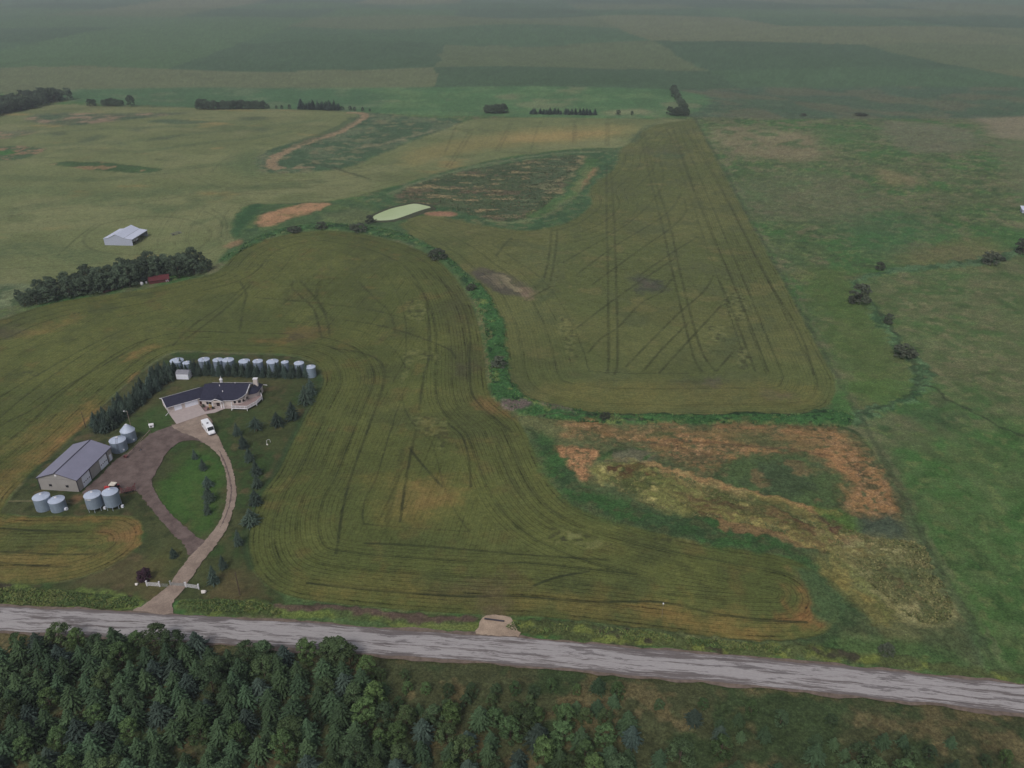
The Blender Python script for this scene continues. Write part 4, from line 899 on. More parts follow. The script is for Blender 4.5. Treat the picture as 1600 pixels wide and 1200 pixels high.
farrow([(141, 166), (156, 166)], 5.5, 7, 9, BL_V, 'far tree in the two small clumps at upper left', 'broadleaf_tree', 'trees of the upper left clumps', 1, 4, 1.1, pad=1)
farrow([(163, 166), (193, 166)], 5.5, 6, 8.5, BL_V, 'far tree in the two small clumps at upper left', 'broadleaf_tree', 'trees of the upper left clumps', 2, 4, 1.1, pad=1)
fartree('broadleaf_tree', BL_V[1], g3(205, 166, -.2), 12, 'lone rounded far tree right of the two small clumps at upper left', 'tree', None, 1.0)
farrow([(760, 177), (787, 177.5)], 4.5, 7, 9.5, BL_V, 'far tree in the small round clump on the north property line', 'broadleaf_tree', 'trees of the small round clump', 2, 4, 1.1, pad=1)
farrow([(831, 178), (880, 179), (929, 179.5)], 3.8, 3.8, 7, SP_V, 'far spruce in the long row on the north property line', 'spruce_tree', 'spruces of the northern line', 2, 4, 1.9, 'spruce', 1)
farrow([(963, 180), (1006, 180)], 14, 4, 6, BL_V, 'small lone tree at the far end of the property between spruce row and corner clump', 'broadleaf_tree', 'lone trees on the northern line', 1, 4, 1.1, pad=2)
farrow([(1048, 181), (1074, 181)], 5.5, 6, 8.5, BL_V, 'far tree of the dark clump at the north east property corner', 'broadleaf_tree', 'trees of the corner clump', 2, 6, 1.1, pad=2)
farrow([(1068, 176), (1062, 160), (1056, 152), (1052, 142)], 13, 6, 9.5, BL_V, 'far tree of the line running north from the property corner', 'broadleaf_tree', 'trees of the line north of the corner', 1, 7, 1.2, pad=2)
farrow([(-60, 192), (0, 180), (40, 172), (72, 162), (110, 155)], 8, 10, 14, BL_V, 'dark tree of the far wood at the upper left corner', 'broadleaf_tree', 'trees of the upper left wood', 5, 9, 1.15, pad=3)
# ---- tall grass and reeds that nobody could count
def tufts(name, polys, n, hgt, wid, rgbs, label, cat='grass', dens=None):
    P_, U_, V_, M_ = [], [], [], []
    mats = [leafmat(name+'_blades', c, .25, hue=(1.06, 1.0, .9), k=.66) for c in rgbs]
    tot = 0; areas = []
    for pts in polys:
        P = wpoly(pts, 3); a = np.array(P); ar = abs(np.sum(a[:, 0]*np.roll(a[:, 1], -1)-a[:, 1]*np.roll(a[:, 0], -1)))/2; areas.append((P, a, ar)); tot += ar
    for P, a, ar in areas:
        k = int(n*ar/tot*3)
        x = rng.uniform(a[:, 0].min(), a[:, 0].max(), k*3); y = rng.uniform(a[:, 1].min(), a[:, 1].max(), k*3)
        ok = inside(P, x, y) & (fbm(x, y, 3, 44, 4) > rng.uniform(.36, .6, k*3)); x, y = x[ok][:k//3*2], y[ok][:k//3*2]
        for i in range(len(x)):
            an = rng.uniform(0, 2*PI); w = wid*rng.uniform(.5, 1.3); h = hgt*rng.uniform(.5, 1.3)
            P_.append((x[i], y[i], float(gh(x[i], y[i]))+h*.35+.25)); U_.append((math.cos(an)*w, math.sin(an)*w, h*.12)); V_.append((-math.sin(an)*w*1.3, math.cos(an)*w*1.3, h*.35))
            M_.append(rng.integers(0, len(rgbs)) if rng.random() < .5 else int(fbm(x[i:i+1], y[i:i+1], 9, 31)[0]*4.2) % len(rgbs))
    me = quadmesh(name, P_, U_, V_, mats[0])
    for m_ in mats[1:]: me.materials.append(m_)
    me.polygons.foreach_set('material_index', M_)
    o = bpy.data.objects.new(name, me); C.objects.link(o); return tag(o, label, cat, None, 'stuff')
tufts('creek_reeds', [CRK, [(600, 372), (640, 378), (680, 395), (705, 418), (735, 455), (742, 445), (715, 415), (690, 395), (650, 372), (610, 360), (560, 352), (500, 350), (440, 358), (400, 372), (350, 402), (350, 408), (402, 380), (450, 363), (520, 358), (560, 362)]], 18000, .8, .3, [(54, 84, 46), (74, 96, 58), (42, 66, 40), (62, 92, 50)], 'lush green reeds and weeds filling the winding creek', 'reeds')
tufts('marsh_grass', [[(940, 738), (990, 726), (1050, 740), (1110, 762), (1180, 790), (1260, 815), (1330, 830), (1390, 850), (1310, 870), (1260, 850), (1190, 825), (1120, 812), (1050, 800), (990, 780)], [(1330, 850), (1430, 848), (1460, 890), (1490, 960), (1440, 975), (1380, 930), (1340, 890)]], 9000, .45, .24, [(100, 98, 64), (78, 84, 52), (90, 92, 60), (112, 108, 74)], 'tall straw coloured marsh grass on the low ground in the lower right')
tufts('slough_sedge', [[(625, 300), (660, 285), (720, 268), (800, 255), (860, 247), (905, 245), (880, 285), (860, 315), (820, 340), (780, 345), (730, 335), (690, 322), (650, 320)]], 4500, .5, .5, [(92, 88, 64), (68, 82, 56), (62, 74, 50)], 'brown and tan sedge in the dried slough behind the pond')
tufts('verge_grass', [[(0, 920), (60, 922), (130, 928), (212, 936), (205, 950), (100, 948), (0, 942)], [(282, 942), (330, 938), (400, 942), (430, 950), (430, 962), (330, 956), (285, 952)], [(810, 972), (880, 977), (1000, 987), (1100, 1000), (1250, 1014), (1240, 1024), (1000, 1002), (805, 988)]], 4500, .4, .2, [(66, 80, 43), (54, 68, 39), (76, 82, 48)], 'long yellow green grass along the north verge of the road')

# ================================================================== BUILDINGS
WHITE = mat('white_paint', alb((190, 188, 192)), .6, amt=.06, scale=.7); WHITEW = mat('white_metal', alb((192, 194, 204)), .5, amt=.06)
GLASS = mat('dark_glass', (.012, .014, .018), .12, spec=.6, amt=.1); BLACK = mat('dark_trim', alb((42, 40, 50)), .6, amt=.1)
SIDE = mat('shed_siding', alb((134, 130, 128)), .6, amt=.08, scale=.3, ribs=('X', 1.2, .06), streak=.06)
SROOF = mat('shed_roof_metal', alb((118, 117, 134)), .5, amt=.07, scale=.25, ribs=('Y', 1.0, .05), streak=.08)
SHING = mat('dark_shingles', alb((40, 40, 56)), .95, amt=.22, scale=1.2, ribs=('Y', 2.4, .1), bump=.2)
STUC = mat('cream_stucco', alb((168, 158, 154)), .85, amt=.07, scale=.8); BRICK = mat('reddish_paving', alb((116, 92, 92)), .9, amt=.25, scale=3)
DECK = mat('deck_boards', alb((132, 114, 112)), .85, amt=.12, scale=1.2, ribs=('X', 3, .12))

# ---- machine shed
def machine_shed():
    o = thing('machine_shed', 'long grey metal farm shed with two white overhead doors facing the gravel yard', 'shed', (-134.3, 204.75, 0), R(-6.0))
    w, L, e, rg = 6.15, 9.15, 4.3, 6.35
    b = MB()
    b.add([(-w, -L, -.2), (w, -L, -.2), (w, L, -.2), (-w, L, -.2), (-w, -L, e), (w, -L, e), (w, L, e), (-w, L, e), (0, -L, rg), (0, L, rg)],
          [(0, 1, 5, 8, 4), (3, 7, 9, 6, 2), (0, 4, 7, 3), (1, 2, 6, 5)])
    b.build('wall', SIDE, o)
    b = MB(); ov = .3; sl = (rg-e)/w
    for s_ in (-1, 1): b.slab([(0, -L-ov, rg+.12), (s_*(w+ov), -L-ov, e-sl*ov+.12), (s_*(w+ov), L+ov, e-sl*ov+.12), (0, L+ov, rg+.12)], .1)
    rf = b.build('roof', SROOF, o)
    b = MB(); b.box(-.16, .16, -L-ov-.03, L+ov+.03, rg+.08, rg+.17); b.build('ridge_cap', BLACK, rf)
    b = MB()
    for s_ in (-1, 1):
        b.bar((0, -L-ov-.03, rg+.05), (s_*(w+ov), -L-ov-.03, e-sl*ov+.03), .11, 4); b.bar((0, L+ov+.03, rg+.05), (s_*(w+ov), L+ov+.03, e-sl*ov+.03), .11, 4)
        b.box(s_*(w+ov)-.08, s_*(w+ov)+.08, -L-ov, L+ov, e-sl*ov-.1, e-sl*ov+.04)
        b.box(s_*w-.09, s_*w+.09, -L-.09, -L+.09, -.2, e)
    b.build('trim', BLACK, o)
    for y0 in (-6.9, 2.4):
        b = MB(); b.box(w+.02, w+.1, y0, y0+3.9, 0, 3.7)
        for zz in (.9, 1.85, 2.8): b.box(w+.1, w+.115, y0, y0+3.9, zz, zz+.05)
        d = b.build('overhead_door', WHITEW, o)
        for q in range(4): b = MB(); b.box(w+.1, w+.125, y0+.35+q*.9, y0+.8+q*.9, 1.45, 1.75); b.build('door_window', GLASS, d)
        b = MB(); b.box(w+.02, w+.2, y0+3.98, y0+4.2, 0, 4.1); b.build('door_rail', BLACK, o)
    b = MB(); b.box(w+.02, w+.1, 7.5, 8.6, .05, 2.2); d = b.build('entry_door', WHITEW, o)
    b = MB(); b.bar((w+.12, 7.65, 1.05), (w+.2, 7.65, 1.05), .05); b.build('handle', BLACK, d)
    for x in (-2.6, 2.7):
        b = MB(); b.box(x-.42, x+.42, -L-.09, -L-.02, 1.55, 2.15); f_ = b.build('window', GLASS, o)
        b = MB()
        for z_ in (1.5, 2.15): b.box(x-.48, x+.48, -L-.11, -L-.01, z_, z_+.06)
        b.build('frame', BLACK, f_)
    b = MB(); b.prism([(-.3+.0, -L-.14), (.35, -L-.14), (.35, -L-.02), (-.3, -L-.02)], 5.25, 5.8); b.build('gable_lamp', WHITE, o)
    b = MB(); b.box(-w-.02, w+.02, -L-.05, -L, e-.12, e-.02); b.build('wainscot_line', mat('dull_trim', alb((112, 110, 108)), .7), o)
machine_shed()

# ---- grain bins
GALV = mat('galvanised_steel', alb((120, 132, 148)), .5, .1, .4, amt=.1, scale=.6, ribs=('Z', 3.0, .12), streak=.12)
GALVR = mat('galvanised_roof', alb((156, 164, 180)), .55, .05, .35, amt=.08, scale=.8)
def bin_meshes(rad, hgt, cone, hopper, dark=False):
    out = {}
    z0 = 1.15 if hopper else 0
    prof = []; nring = int((hgt-z0)/.35)
    for i in range(nring+1):
        z = z0+(hgt-z0)*i/nring; prof += [(rad, z), (rad+.025, z+.12)] if i < nring else [(rad, z)]
    if hopper: prof = [(.25, .35), (rad-.02, z0)]+prof
    b = MB(); b.lathe(prof, 36); out['body'] = b
    b = MB(); b.lathe([(rad+.09, hgt-.04), (rad+.09, hgt+.02), (.42, hgt+cone), (.0, hgt+cone+.02)], 36)
    for i in range(18):
        a = 2*PI*i/18; b.bar((math.cos(a)*(rad+.07), math.sin(a)*(rad+.07), hgt+.05), (math.cos(a)*.42, math.sin(a)*.42, hgt+cone+.03), .035, 4)
    out['roof'] = b
    b = MB(); b.lathe([(.34, hgt+cone-.02), (.34, hgt+cone+.16), (.0, hgt+cone+.26)], 14); out['lid'] = b
    return out
def grain_bin(px, py, diam, h_px, cone, label, hopper=False, ladder=None, hatch=None, group='galvanised grain bins', decal=False, loc=None, h=None):
    p = g3(px, py) if loc is None else Vector(loc); o = thing('grain_bin', label, 'grain bin', (p.x, p.y, -.02), 0, group)
    hgt = (hm(px, py, h_px) if h is None else h); rad = diam/2
    for k, b in bin_meshes(rad, hgt, cone, hopper).items(): b.build(k, {'body': GALV, 'roof': GALVR, 'lid': WHITE}[k], o, smooth=(k == 'body'))
    if ladder is not None:
        b = MB(); a = ladder
        for s_ in (-.2, .2):
            n_ = Vector((math.cos(a), math.sin(a), 0)); t_ = Vector((-n_.y, n_.x, 0))
            b.bar(n_*(rad+.14)+t_*s_+Vector((0, 0, .3)), n_*(rad+.14)+t_*s_+Vector((0, 0, hgt)), .025, 4)
            b.bar(n_*(rad+.14)+t_*s_+Vector((0, 0, hgt+.05)), n_*.4+t_*s_+Vector((0, 0, hgt+cone+.1)), .03, 4)
        z = .5
        while z < hgt: b.bar(n_*(rad+.14)-t_*.2+Vector((0, 0, z)), n_*(rad+.14)+t_*.2+Vector((0, 0, z)), .02, 4); z += .35
        b.build('ladder', BLACK, o)
    if hatch is not None:
        a = hatch; b = MB(); c = Vector((math.cos(a)*(rad+.03), math.sin(a)*(rad+.03), .9)); b.wheel(c, .3, .08, (math.cos(a), math.sin(a), 0), 12); b.build('hatch', WHITEW, o)
    if hopper:
        for i in range(8):
            a = 2*PI*i/8+.3; b = MB(); b.bar((math.cos(a)*(rad-.02), math.sin(a)*(rad-.02), -.1), (math.cos(a)*(rad-.02), math.sin(a)*(rad-.02), 1.5), .06, 5); b.build('leg', GALVR, o)
        b = MB(); b.box(rad+.1, rad+.7, -.5, .1, 0, .8); b.build('fan_box', WHITEW, o)
    if decal: 
        b = MB()
        for i in range(9):
            a0 = R(238+i*5.2); a1 = R(238+i*5.2+4); r1 = rad+.045
            if i in (3,): continue
            z0_ = hgt-.52; z1_ = hgt-.2
            b.add([(r1*math.cos(a0), r1*math.sin(a0), z0_), (r1*math.cos(a1), r1*math.sin(a1), z0_), (r1*math.cos(a1), r1*math.sin(a1), z1_), (r1*math.cos(a0), r1*math.sin(a0), z1_)], [(0, 1, 2, 3)])
        b.build('worn_white_lettering', WHITE, o)
    return o
grain_bin(70, 793.5, 4.5, 18, .75, 'leftmost of the two squat bins before the shed gable')
b2 = grain_bin(92.5, 795, 4.3, 14.5, .7, 'shorter bin with a small fan box, just right of the leftmost one')
mb = MB(); mb.wheel((2.5, -.6, .5), .45, .5, (1, -.6, 0), 14); mb.box(2.0, 2.5, -.9, -.3, .1, .7); mb.build('fan_box', WHITEW, b2)
grain_bin(150.5, 794.5, 4.5, 22, .8, 'raised hopper bin with faded white lettering, left of the tractor', hopper=True, decal=True)
grain_bin(178.5, 792, 4.3, 24, .85, 'raised hopper bin hiding part of the red tractor', hopper=True)
grain_bin(187.5, 702.5, 5.0, 15.5, .9, 'wide bin with a dark ladder across its roof, behind the shed corner', ladder=R(-72), hatch=R(-35))
grain_bin(203, 687.5, 4.5, 15.5, 2.1, 'bin with a tall steep cone roof, furthest from the shed', hatch=R(-30))
nth = ['first', 'second', 'third', 'fourth', 'fifth', 'sixth', 'seventh', 'eighth', 'ninth', 'tenth', 'eleventh', 'twelfth']
for k, (px, py, dp, h) in enumerate([(276, 563, 20, 4.3), (292, 566.5, 13, 4.0), (318.5, 561.5, 17, 4.5), (340, 562, 15, 4.5), (356, 562, 17.5, 4.4), (381.5, 564, 17, 4.2), (402.5, 564, 15, 4.4), (425.5, 564.5, 18, 4.4), (445, 565.5, 11, 4.4), (467, 567, 15, 4.2), (485, 573, 15, 4.0)]):
    x, y = G(px, py, h); x, y = float(x), float(y)
    d = dp*(y*cT-(h-H)*sT)/F
    grain_bin(0, 0, d, 0, d*.15, 'galvanised bin behind the spruce row, %s from the left' % nth[k], loc=(x, y, 0), h=h, group='bins in a row behind the spruces', ladder=R(-90) if k in (2, 6) else None)

# ---- house
def gable(b, x0, x1, y0, y1, z0, z1, ax='x', ov=0.0):
    pass
def house():
    o = thing('farmhouse', 'sprawling bungalow with a dark shingle roof, attached garage and white railed deck', 'house', (-104, 249, 0), 0)
    def T(x, y): return (x+104, y-249)
    # main block
    xs0, xs1, yf, yb, ez, rz = -110.6, -94.6, 246.0, 259.6, 2.75, 5.75; ym = (yf+yb)/2
    b = MB(); iw = .55
    P = [T(xs0+iw, yf+iw), T(-99.2, yf+iw), T(-97.6, yf+.75), T(-96.2, yf+1.5), T(-95.2, yf+2.9), T(-94.9, yf+4.3), T(-94.9, yb-iw), T(xs0+iw, yb-iw)]
    b.prism(P, 0, ez-.02)
    # gable ends
    for x in (xs0+iw, -94.95):
        b.add([(*T(x, yf+iw+.2), ez-.1), (*T(x, yb-iw), ez-.1), (*T(x, ym), rz-.35), (*T(x+.1, yf+iw+.2), ez-.1), (*T(x+.1, yb-iw), ez-.1), (*T(x+.1, ym), rz-.35)], [(0, 1, 2), (5, 4, 3), (0, 3, 4, 1), (1, 4, 5, 2), (2, 5, 3, 0)])
    w = b.build('wall', STUC, o)
    for x, y, nx, ny, ww in ((-98.4, yf+.66, .2, -1, .8), (-96.9, yf+1.12, .47, -.88, 1.0), (-95.65, yf+2.2, .82, -.57, 1.1), (-95.0, yf+3.7, .98, -.2, .9)):
        cx, cy = T(x, y); n_ = Vector((nx, ny, 0)).normalized(); t_ = Vector((-n_.y, n_.x, 0)); c = Vector((cx, cy, 1.85))+n_*.04
        b = MB(); b.hexa([c-t_*ww/2-n_*.05-Vector((0, 0, .45)), c+t_*ww/2-n_*.05-Vector((0, 0, .45)), c+t_*ww/2+n_*.05-Vector((0, 0, .45)), c-t_*ww/2+n_*.05-Vector((0, 0, .45)),
                          c-t_*ww/2-n_*.05+Vector((0, 0, .45)), c+t_*ww/2-n_*.05+Vector((0, 0, .45)), c+t_*ww/2+n_*.05+Vector((0, 0, .45)), c-t_*ww/2+n_*.05+Vector((0, 0, .45))])
        b.build('window', GLASS, o)
    for x, y in ((-107.6, yf+iw),):
        cx, cy = T(x, y); b = MB(); b.box(cx-.9, cx+.9, cy-.06, cy+.02, 1.0, 2.1); f_ = b.build('window', GLASS, o)
        b = MB(); b.box(cx-1, cx+1, cy-.09, cy-.01, .92, 1.0); b.box(cx-1, cx+1, cy-.09, cy-.01, 2.1, 2.18); b.box(cx-.04, cx+.04, cy-.09, cy-.01, 1, 2.1); b.build('frame', WHITE, f_)
    sl = (rz-ez)/(ym-yf)
    def zr(y): return rz-abs(y-ym)*sl
    b = MB()
    fr = [(xs0, yf), (-98.9, yf), (-97.3, yf+.45), (-95.7, yf+1.6), (-94.7, yf+3.0), (-94.3, ym), (xs0, ym)]
    b.slab([(*T(x, y), zr(y)+.1) for x, y in fr], .14)
    b.slab([(*T(x, y), zr(y)+.1) for x, y in ((xs0, ym), (-94.3, ym), (-94.3, yb), (xs0, yb))], .14)
    rf = b.build('roof', SHING, o)
    b = MB()
    b.bar((*T(-94.28, ym), rz+.02), (*T(-94.68, yf+3.0), zr(yf+3.0)+.02), .17, 4); b.bar((*T(-94.28, ym), rz+.02), (*T(-94.28, yb), zr(yb)+.02), .14, 4)
    b.bar((*T(xs0, yb+.06), zr(yb)+.04), (*T(-94.3, yb+.06), zr(yb)+.04), .09, 4)
    for p, q in zip(fr, fr[1:5]): b.bar((*T(*p), zr(p[1])-.02), (*T(*q), zr(q[1])-.02), .08, 4)
    b.build('fascia', WHITE, rf)
    # small cross gable over the porch
    b = MB(); gx0, gx1, gp = -106.4, -102.2, -104.5; fy = 245.1; gz0 = 2.95; gz1 = 3.95; yb2 = 249.4
    b.slab([(*T(gx0, fy), gz0), (*T(gp, fy), gz1), (*T(gp, yb2), gz1+.02), (*T(gx0, yb2-1.4), gz0+.05)], .12); b.slab([(*T(gp, fy), gz1), (*T(gx1, fy), gz0), (*T(gx1, yb2-1.4), gz0+.05), (*T(gp, yb2), gz1+.02)], .12)
    pr = b.build('porch_roof', SHING, o)
    b = MB(); b.bar((*T(gx0-.1, fy-.08), gz0-.05), (*T(gp, fy-.08), gz1-.02), .12, 4); b.bar((*T(gp, fy-.08), gz1-.02), (*T(gx1+.1, fy-.08), gz0-.05), .12, 4); b.build('fascia', WHITE, pr)
    b = MB(); b.prism([T(gx0+.5, fy+.15), T(gx1-.5, fy+.15), T(gx1-.5, fy+.3), T(gx0+.5, fy+.3)], 2.4, 3.1); b.build('porch_beam', STUC, o)
    for x, y in ((-105.9, 245.3), (-102.9, 245.3), (-102.0, 245.2), (-99.0, 244.9)):
        cx, cy = T(x, y); b = MB(); b.lathe([(.22, 0), (.22, .25), (.15, .3), (.14, 2.5), (.2, 2.7)], 12, (cx, cy)); b.build('column', WHITE, o, smooth=True)
    cx, cy = T(-104.4, yf+iw); b = MB(); b.box(cx-.55, cx+.55, cy-.08, cy+.02, .1, 2.2); d = b.build('entry_door', mat('dark_door', alb((52, 40, 40)), .6), o); b = MB(); b.bar((cx+.4, cy-.14, 1.1), (cx+.4, cy-.06, 1.1), .05); b.build('handle', WHITE, d)
    # chimney and roof vents
    b = MB(); cx, cy = T(-93.5, 256.0); b.box(cx-.75, cx+.75, cy-.6, cy+.6, 0, 6.3); b.build('chimney', STUC, o).location.x = .35
    b = MB(); b.box(cx-.5, cx+1.2, cy-.72, cy+.72, 6.3, 6.5); b.build('chimney_cap', WHITE, o)
    for x, y in ((-104.9, 252), (-103.2, 249.6), (-100.6, 255.6)):
        cx, cy = T(x, y); b = MB(); b.lathe([(.13, zr(y)), (.13, zr(y)+.45), (.2, zr(y)+.5), (0, zr(y)+.6)], 10, (cx, cy)); b.build('roof_vent', WHITE, rf)
    # cupola at the back eave
    cx, cy = T(-107.0, 259.3); b = MB(); b.lathe([(.55, 2.4), (.55, 4.3), (.7, 4.35), (.12, 5.0), (.05, 5.8), (0, 5.8)], 8, (cx, cy)); b.build('cupola', WHITE, o)
    # low east wing
    b = MB(); b.prism([T(-94.9, yf+5), T(-92.5, yf+6.4), T(-91.7, yf+8.0), T(-91.7, 258.2), T(-94.9, 258.2)], 0, 2.7); b.build('wing_wall', STUC, o)
    b = MB(); b.slab([(*T(-94.3, 249.8), 3.1), (*T(-92.1, 251.6), 2.75), (*T(-91.5, 253.2), 2.75), (*T(-93.6, 253.2), 4.4), (*T(-94.3, 252.9), 4.6)], .12)
    b.slab([(*T(-93.6, 253.2), 4.4), (*T(-91.5, 253.2), 2.75), (*T(-91.5, 258.6), 2.75), (*T(-93.6, 257.2), 4.4)], .12)
    b.slab([(*T(-93.6, 257.2), 4.4), (*T(-91.5, 258.6), 2.75), (*T(-94.4, 258.6), 2.75), (*T(-94.4, 257.2), 4.4)], .12); b.build('wing_roof', SHING, o)
    cx, cy = T(-91.66, 255); b = MB(); b.box(cx-.04, cx+.05, cy-.9, cy+.9, .9, 2.2); b.build('window', GLASS, o)
    b = MB(); cx, cy = T(-91.4, 251.4); b.bar((cx-.1, cy+7, 2.6), (cx+1.4, cy+7, 2.4), .1, 5); b.bar((cx, cy+1.4, .4), (cx+1.2, cy+.8, .15), .08, 5); b.build('downspout', WHITE, o)
    # deck
    dk = [T(*p) for p in ((-99.3, 246.4), (-98.9, 243.9), (-93.3, 243.6), (-91.0, 247.3), (-90.1, 251.4), (-91.2, 253.6), (-92.5, 252.6), (-95.0, 250.2), (-95.9, 247.6))]
    b = MB(); b.prism(dk, .72, .9); dko = b.build('deck', DECK, o)
    b = MB()
    for p in dk[1:6]: b.box(p[0]-.1, p[0]+.1, p[1]-.1, p[1]+.1, -.1, .72)
    b.build('post', WHITE, dko)
    b = MB()
    for p, q in zip(dk[1:5], dk[2:6]):
        p, q = Vector(p), Vector(q); n_ = int((q-p).length/.16)
        b.bar((p.x, p.y, 1.9), (q.x, q.y, 1.9), .085, 4); b.bar((p.x, p.y, 1.02), (q.x, q.y, 1.02), .05, 4); b.bar((p.x, p.y, .8), (q.x, q.y, .8), .1, 4)
        for i in range(n_+1): c = p.lerp(q, i/n_); b.bar((c.x, c.y, .9), (c.x, c.y, 1.9), .035 if i % 10 else .08, 4)
    b.build('railing', WHITE, dko)
    # front terrace
    # garage
    ang = math.atan2(.594, .805); e1 = Vector((math.cos(ang), math.sin(ang), 0)); e2 = Vector((math.sin(ang), -math.cos(ang), 0))
    A0 = Vector((*T(-120.4, 242.0), 0))          # front left corner of the garage wall
    def q(a, d, z): v = A0+e1*a-e2*d; return (v.x, v.y, z)   # a along the front, d back
    Lg, Dg = 11.6, 7.4; gr = 4.35; 
    b = MB(); b.hexa([q(0, 0, -.1), q(Lg, 0, -.1), q(Lg, Dg, -.1), q(0, Dg, -.1), q(0, 0, 2.7), q(Lg, 0, 2.7), q(Lg, Dg, 2.7), q(0, Dg, 2.7)])
    b.add([q(.02, 0, 2.6), q(.02, Dg, 2.6), q(.02, Dg/2, gr-.15), q(.14, 0, 2.6), q(.14, Dg, 2.6), q(.14, Dg/2, gr-.15)], [(0, 1, 2), (5, 4, 3), (0, 3, 4, 1), (1, 4, 5, 2), (2, 5, 3, 0)])
    b.build('garage_wall', STUC, o)
    b = MB(); ov = .5; dz = (gr-2.7)/(Dg/2)*ov
    b.slab([q(-ov, -ov, 2.72-dz+.06), q(Lg+.3, -ov, 2.72-dz+.06), q(Lg+3.6, Dg/2, gr+.06), q(-ov, Dg/2, gr+.06)], .13)
    b.slab([q(-ov, Dg/2, gr+.06), q(Lg+3.6, Dg/2, gr+.06), q(Lg+2.2, Dg+ov, 2.72-dz+.06), q(-ov, Dg+ov, 2.72-dz+.06)], .13)
    gro = b.build('garage_roof', SHING, o)
    b = MB(); b.bar(q(-ov-.05, -ov, 2.6), q(-ov-.05, Dg/2, gr), .12, 4); b.bar(q(-ov-.05, Dg/2, gr), q(-ov-.05, Dg+ov, 2.6), .12, 4); b.bar(q(-ov, Dg+ov+.06, 2.5), q(Lg+2.2, Dg+ov+.06, 2.5), .1, 4); b.bar(q(-ov, -ov-.05, 2.5), q(Lg+.3, -ov-.05, 2.5), .07, 4); b.build('fascia', WHITE, gro)
    for a0, a1 in ((2.1, 4.6), (5.8, 10.3)):
        b = MB(); b.hexa([q(a0, -.05, 0), q(a1, -.05, 0), q(a1, .02, 0), q(a0, .02, 0), q(a0, -.05, 2.15), q(a1, -.05, 2.15), q(a1, .02, 2.15), q(a0, .02, 2.15)])
        for zz in (.55, 1.1, 1.65): b.hexa([q(a0, -.065, zz), q(a1, -.065, zz), q(a1, -.05, zz), q(a0, -.05, zz), q(a0, -.065, zz+.03), q(a1, -.065, zz+.03), q(a1, -.05, zz+.03), q(a0, -.05, zz+.03)])
        b.build('garage_door', WHITEW, o)
    b = MB(); pts = [q(.95+.42*math.cos(2*PI*i/14), -.08, 1.5+.42*math.sin(2*PI*i/14)) for i in range(14)]
    for i in range(14): b.bar(pts[i], pts[(i+1) % 14], .05, 4)
    b.build('wall_wreath', mat('wreath', alb((118, 96, 92)), .9), o)
    b = MB(); b.hexa([q(10.75, -.05, 0), q(11.5, -.05, 0), q(11.5, .02, 0), q(10.75, .02, 0), q(10.75, -.05, 2.1), q(11.5, -.05, 2.1), q(11.5, .02, 2.1), q(10.75, .02, 2.1)]); b.build('side_door', mat('brown_door', alb((64, 42, 42)), .6), o)
    b = MB(); b.bar(q(-.1, -.3, .5), q(-1.5, -1.5, .15), .1, 5); b.bar(q(-.15, -.1, 2.5), q(-.15, -.1, .4), .07, 5); b.build('downspout', WHITE, o)
    return q, T
gq, gT = house()
def HW(x, y): return (x, y)
sheet('concrete_apron', [(263.5, 646), (310.5, 632), (323, 647), (276, 663.5)], .27, CONC, k=1, thick=.12)
sheet('front_walk', [(321.5, 647.5), (319, 644.5), (333, 641), (345, 636.5), (353, 636.5), (364, 636.5), (364, 639), (352, 639), (347, 641), (336, 645.5)], .24, CONC, k=1, thick=.1)
sheet('porch_floor', [(331, 632.5), (364, 631), (364, 637.8), (350, 638), (340, 637.5), (337, 640)], .32, CONC, k=1, thick=.2)
sheet('flower_bed', [(312, 632), (330, 633), (336, 640), (322, 644.5)], .21, BRICK, k=1, thick=.08)
tree('yellow_shrub', YE_V, g3(329, 638, .1), 1.7, 'pale yellow shrub in the flower bed by the porch', 'shrub', None, .6)
for px, py, s_, lb in ((318, 637, 1.3, 'dark green shrub by the garage side door'), (325.5, 641, .9, 'low dark shrub at the front edge of the flower bed'), (333, 639.5, .9, 'low dark shrub right of the yellow one')):
    tree('dark_shrub', BU_V[0], g3(px, py, .1), s_, lb, 'shrub', 'shrubs of the flower bed', .9)

def lump(name, p, r, m, label, cat, sz=(1, 1, .8), group=None):
    bm = bmesh.new(); bmesh.ops.create_icosphere(bm, subdivisions=3, radius=r)
    for v in bm.verts:
        n_ = math.sin(v.co.x*5/r+p[0])*.09+math.sin(v.co.y*4/r+v.co.z*3/r)*.1; v.co *= 1+n_; v.co.x *= sz[0]; v.co.y *= sz[1]; v.co.z = max(v.co.z*sz[2], -.3*r)
    me = bpy.data.meshes.new(name); bm.to_mesh(me); bm.free(); me.materials.append(m); o = bpy.data.objects.new(name, me); C.objects.link(o); o.location = p; return tag(o, label, cat, group)
STONE = mat('pale_stone', alb((186, 180, 176)), .9, amt=.15, scale=2, bump=.4)
lump('boulder', g3(214, 914, .3), .42, STONE, 'small round white boulder left of the entrance fence', 'boulder', group='white boulders by the entrance')
lump('boulder', g3(318.5, 926.5, .4), .6, STONE, 'larger angular white boulder right of the entrance fence', 'boulder', (1.1, .8, .9), group='white boulders by the entrance')

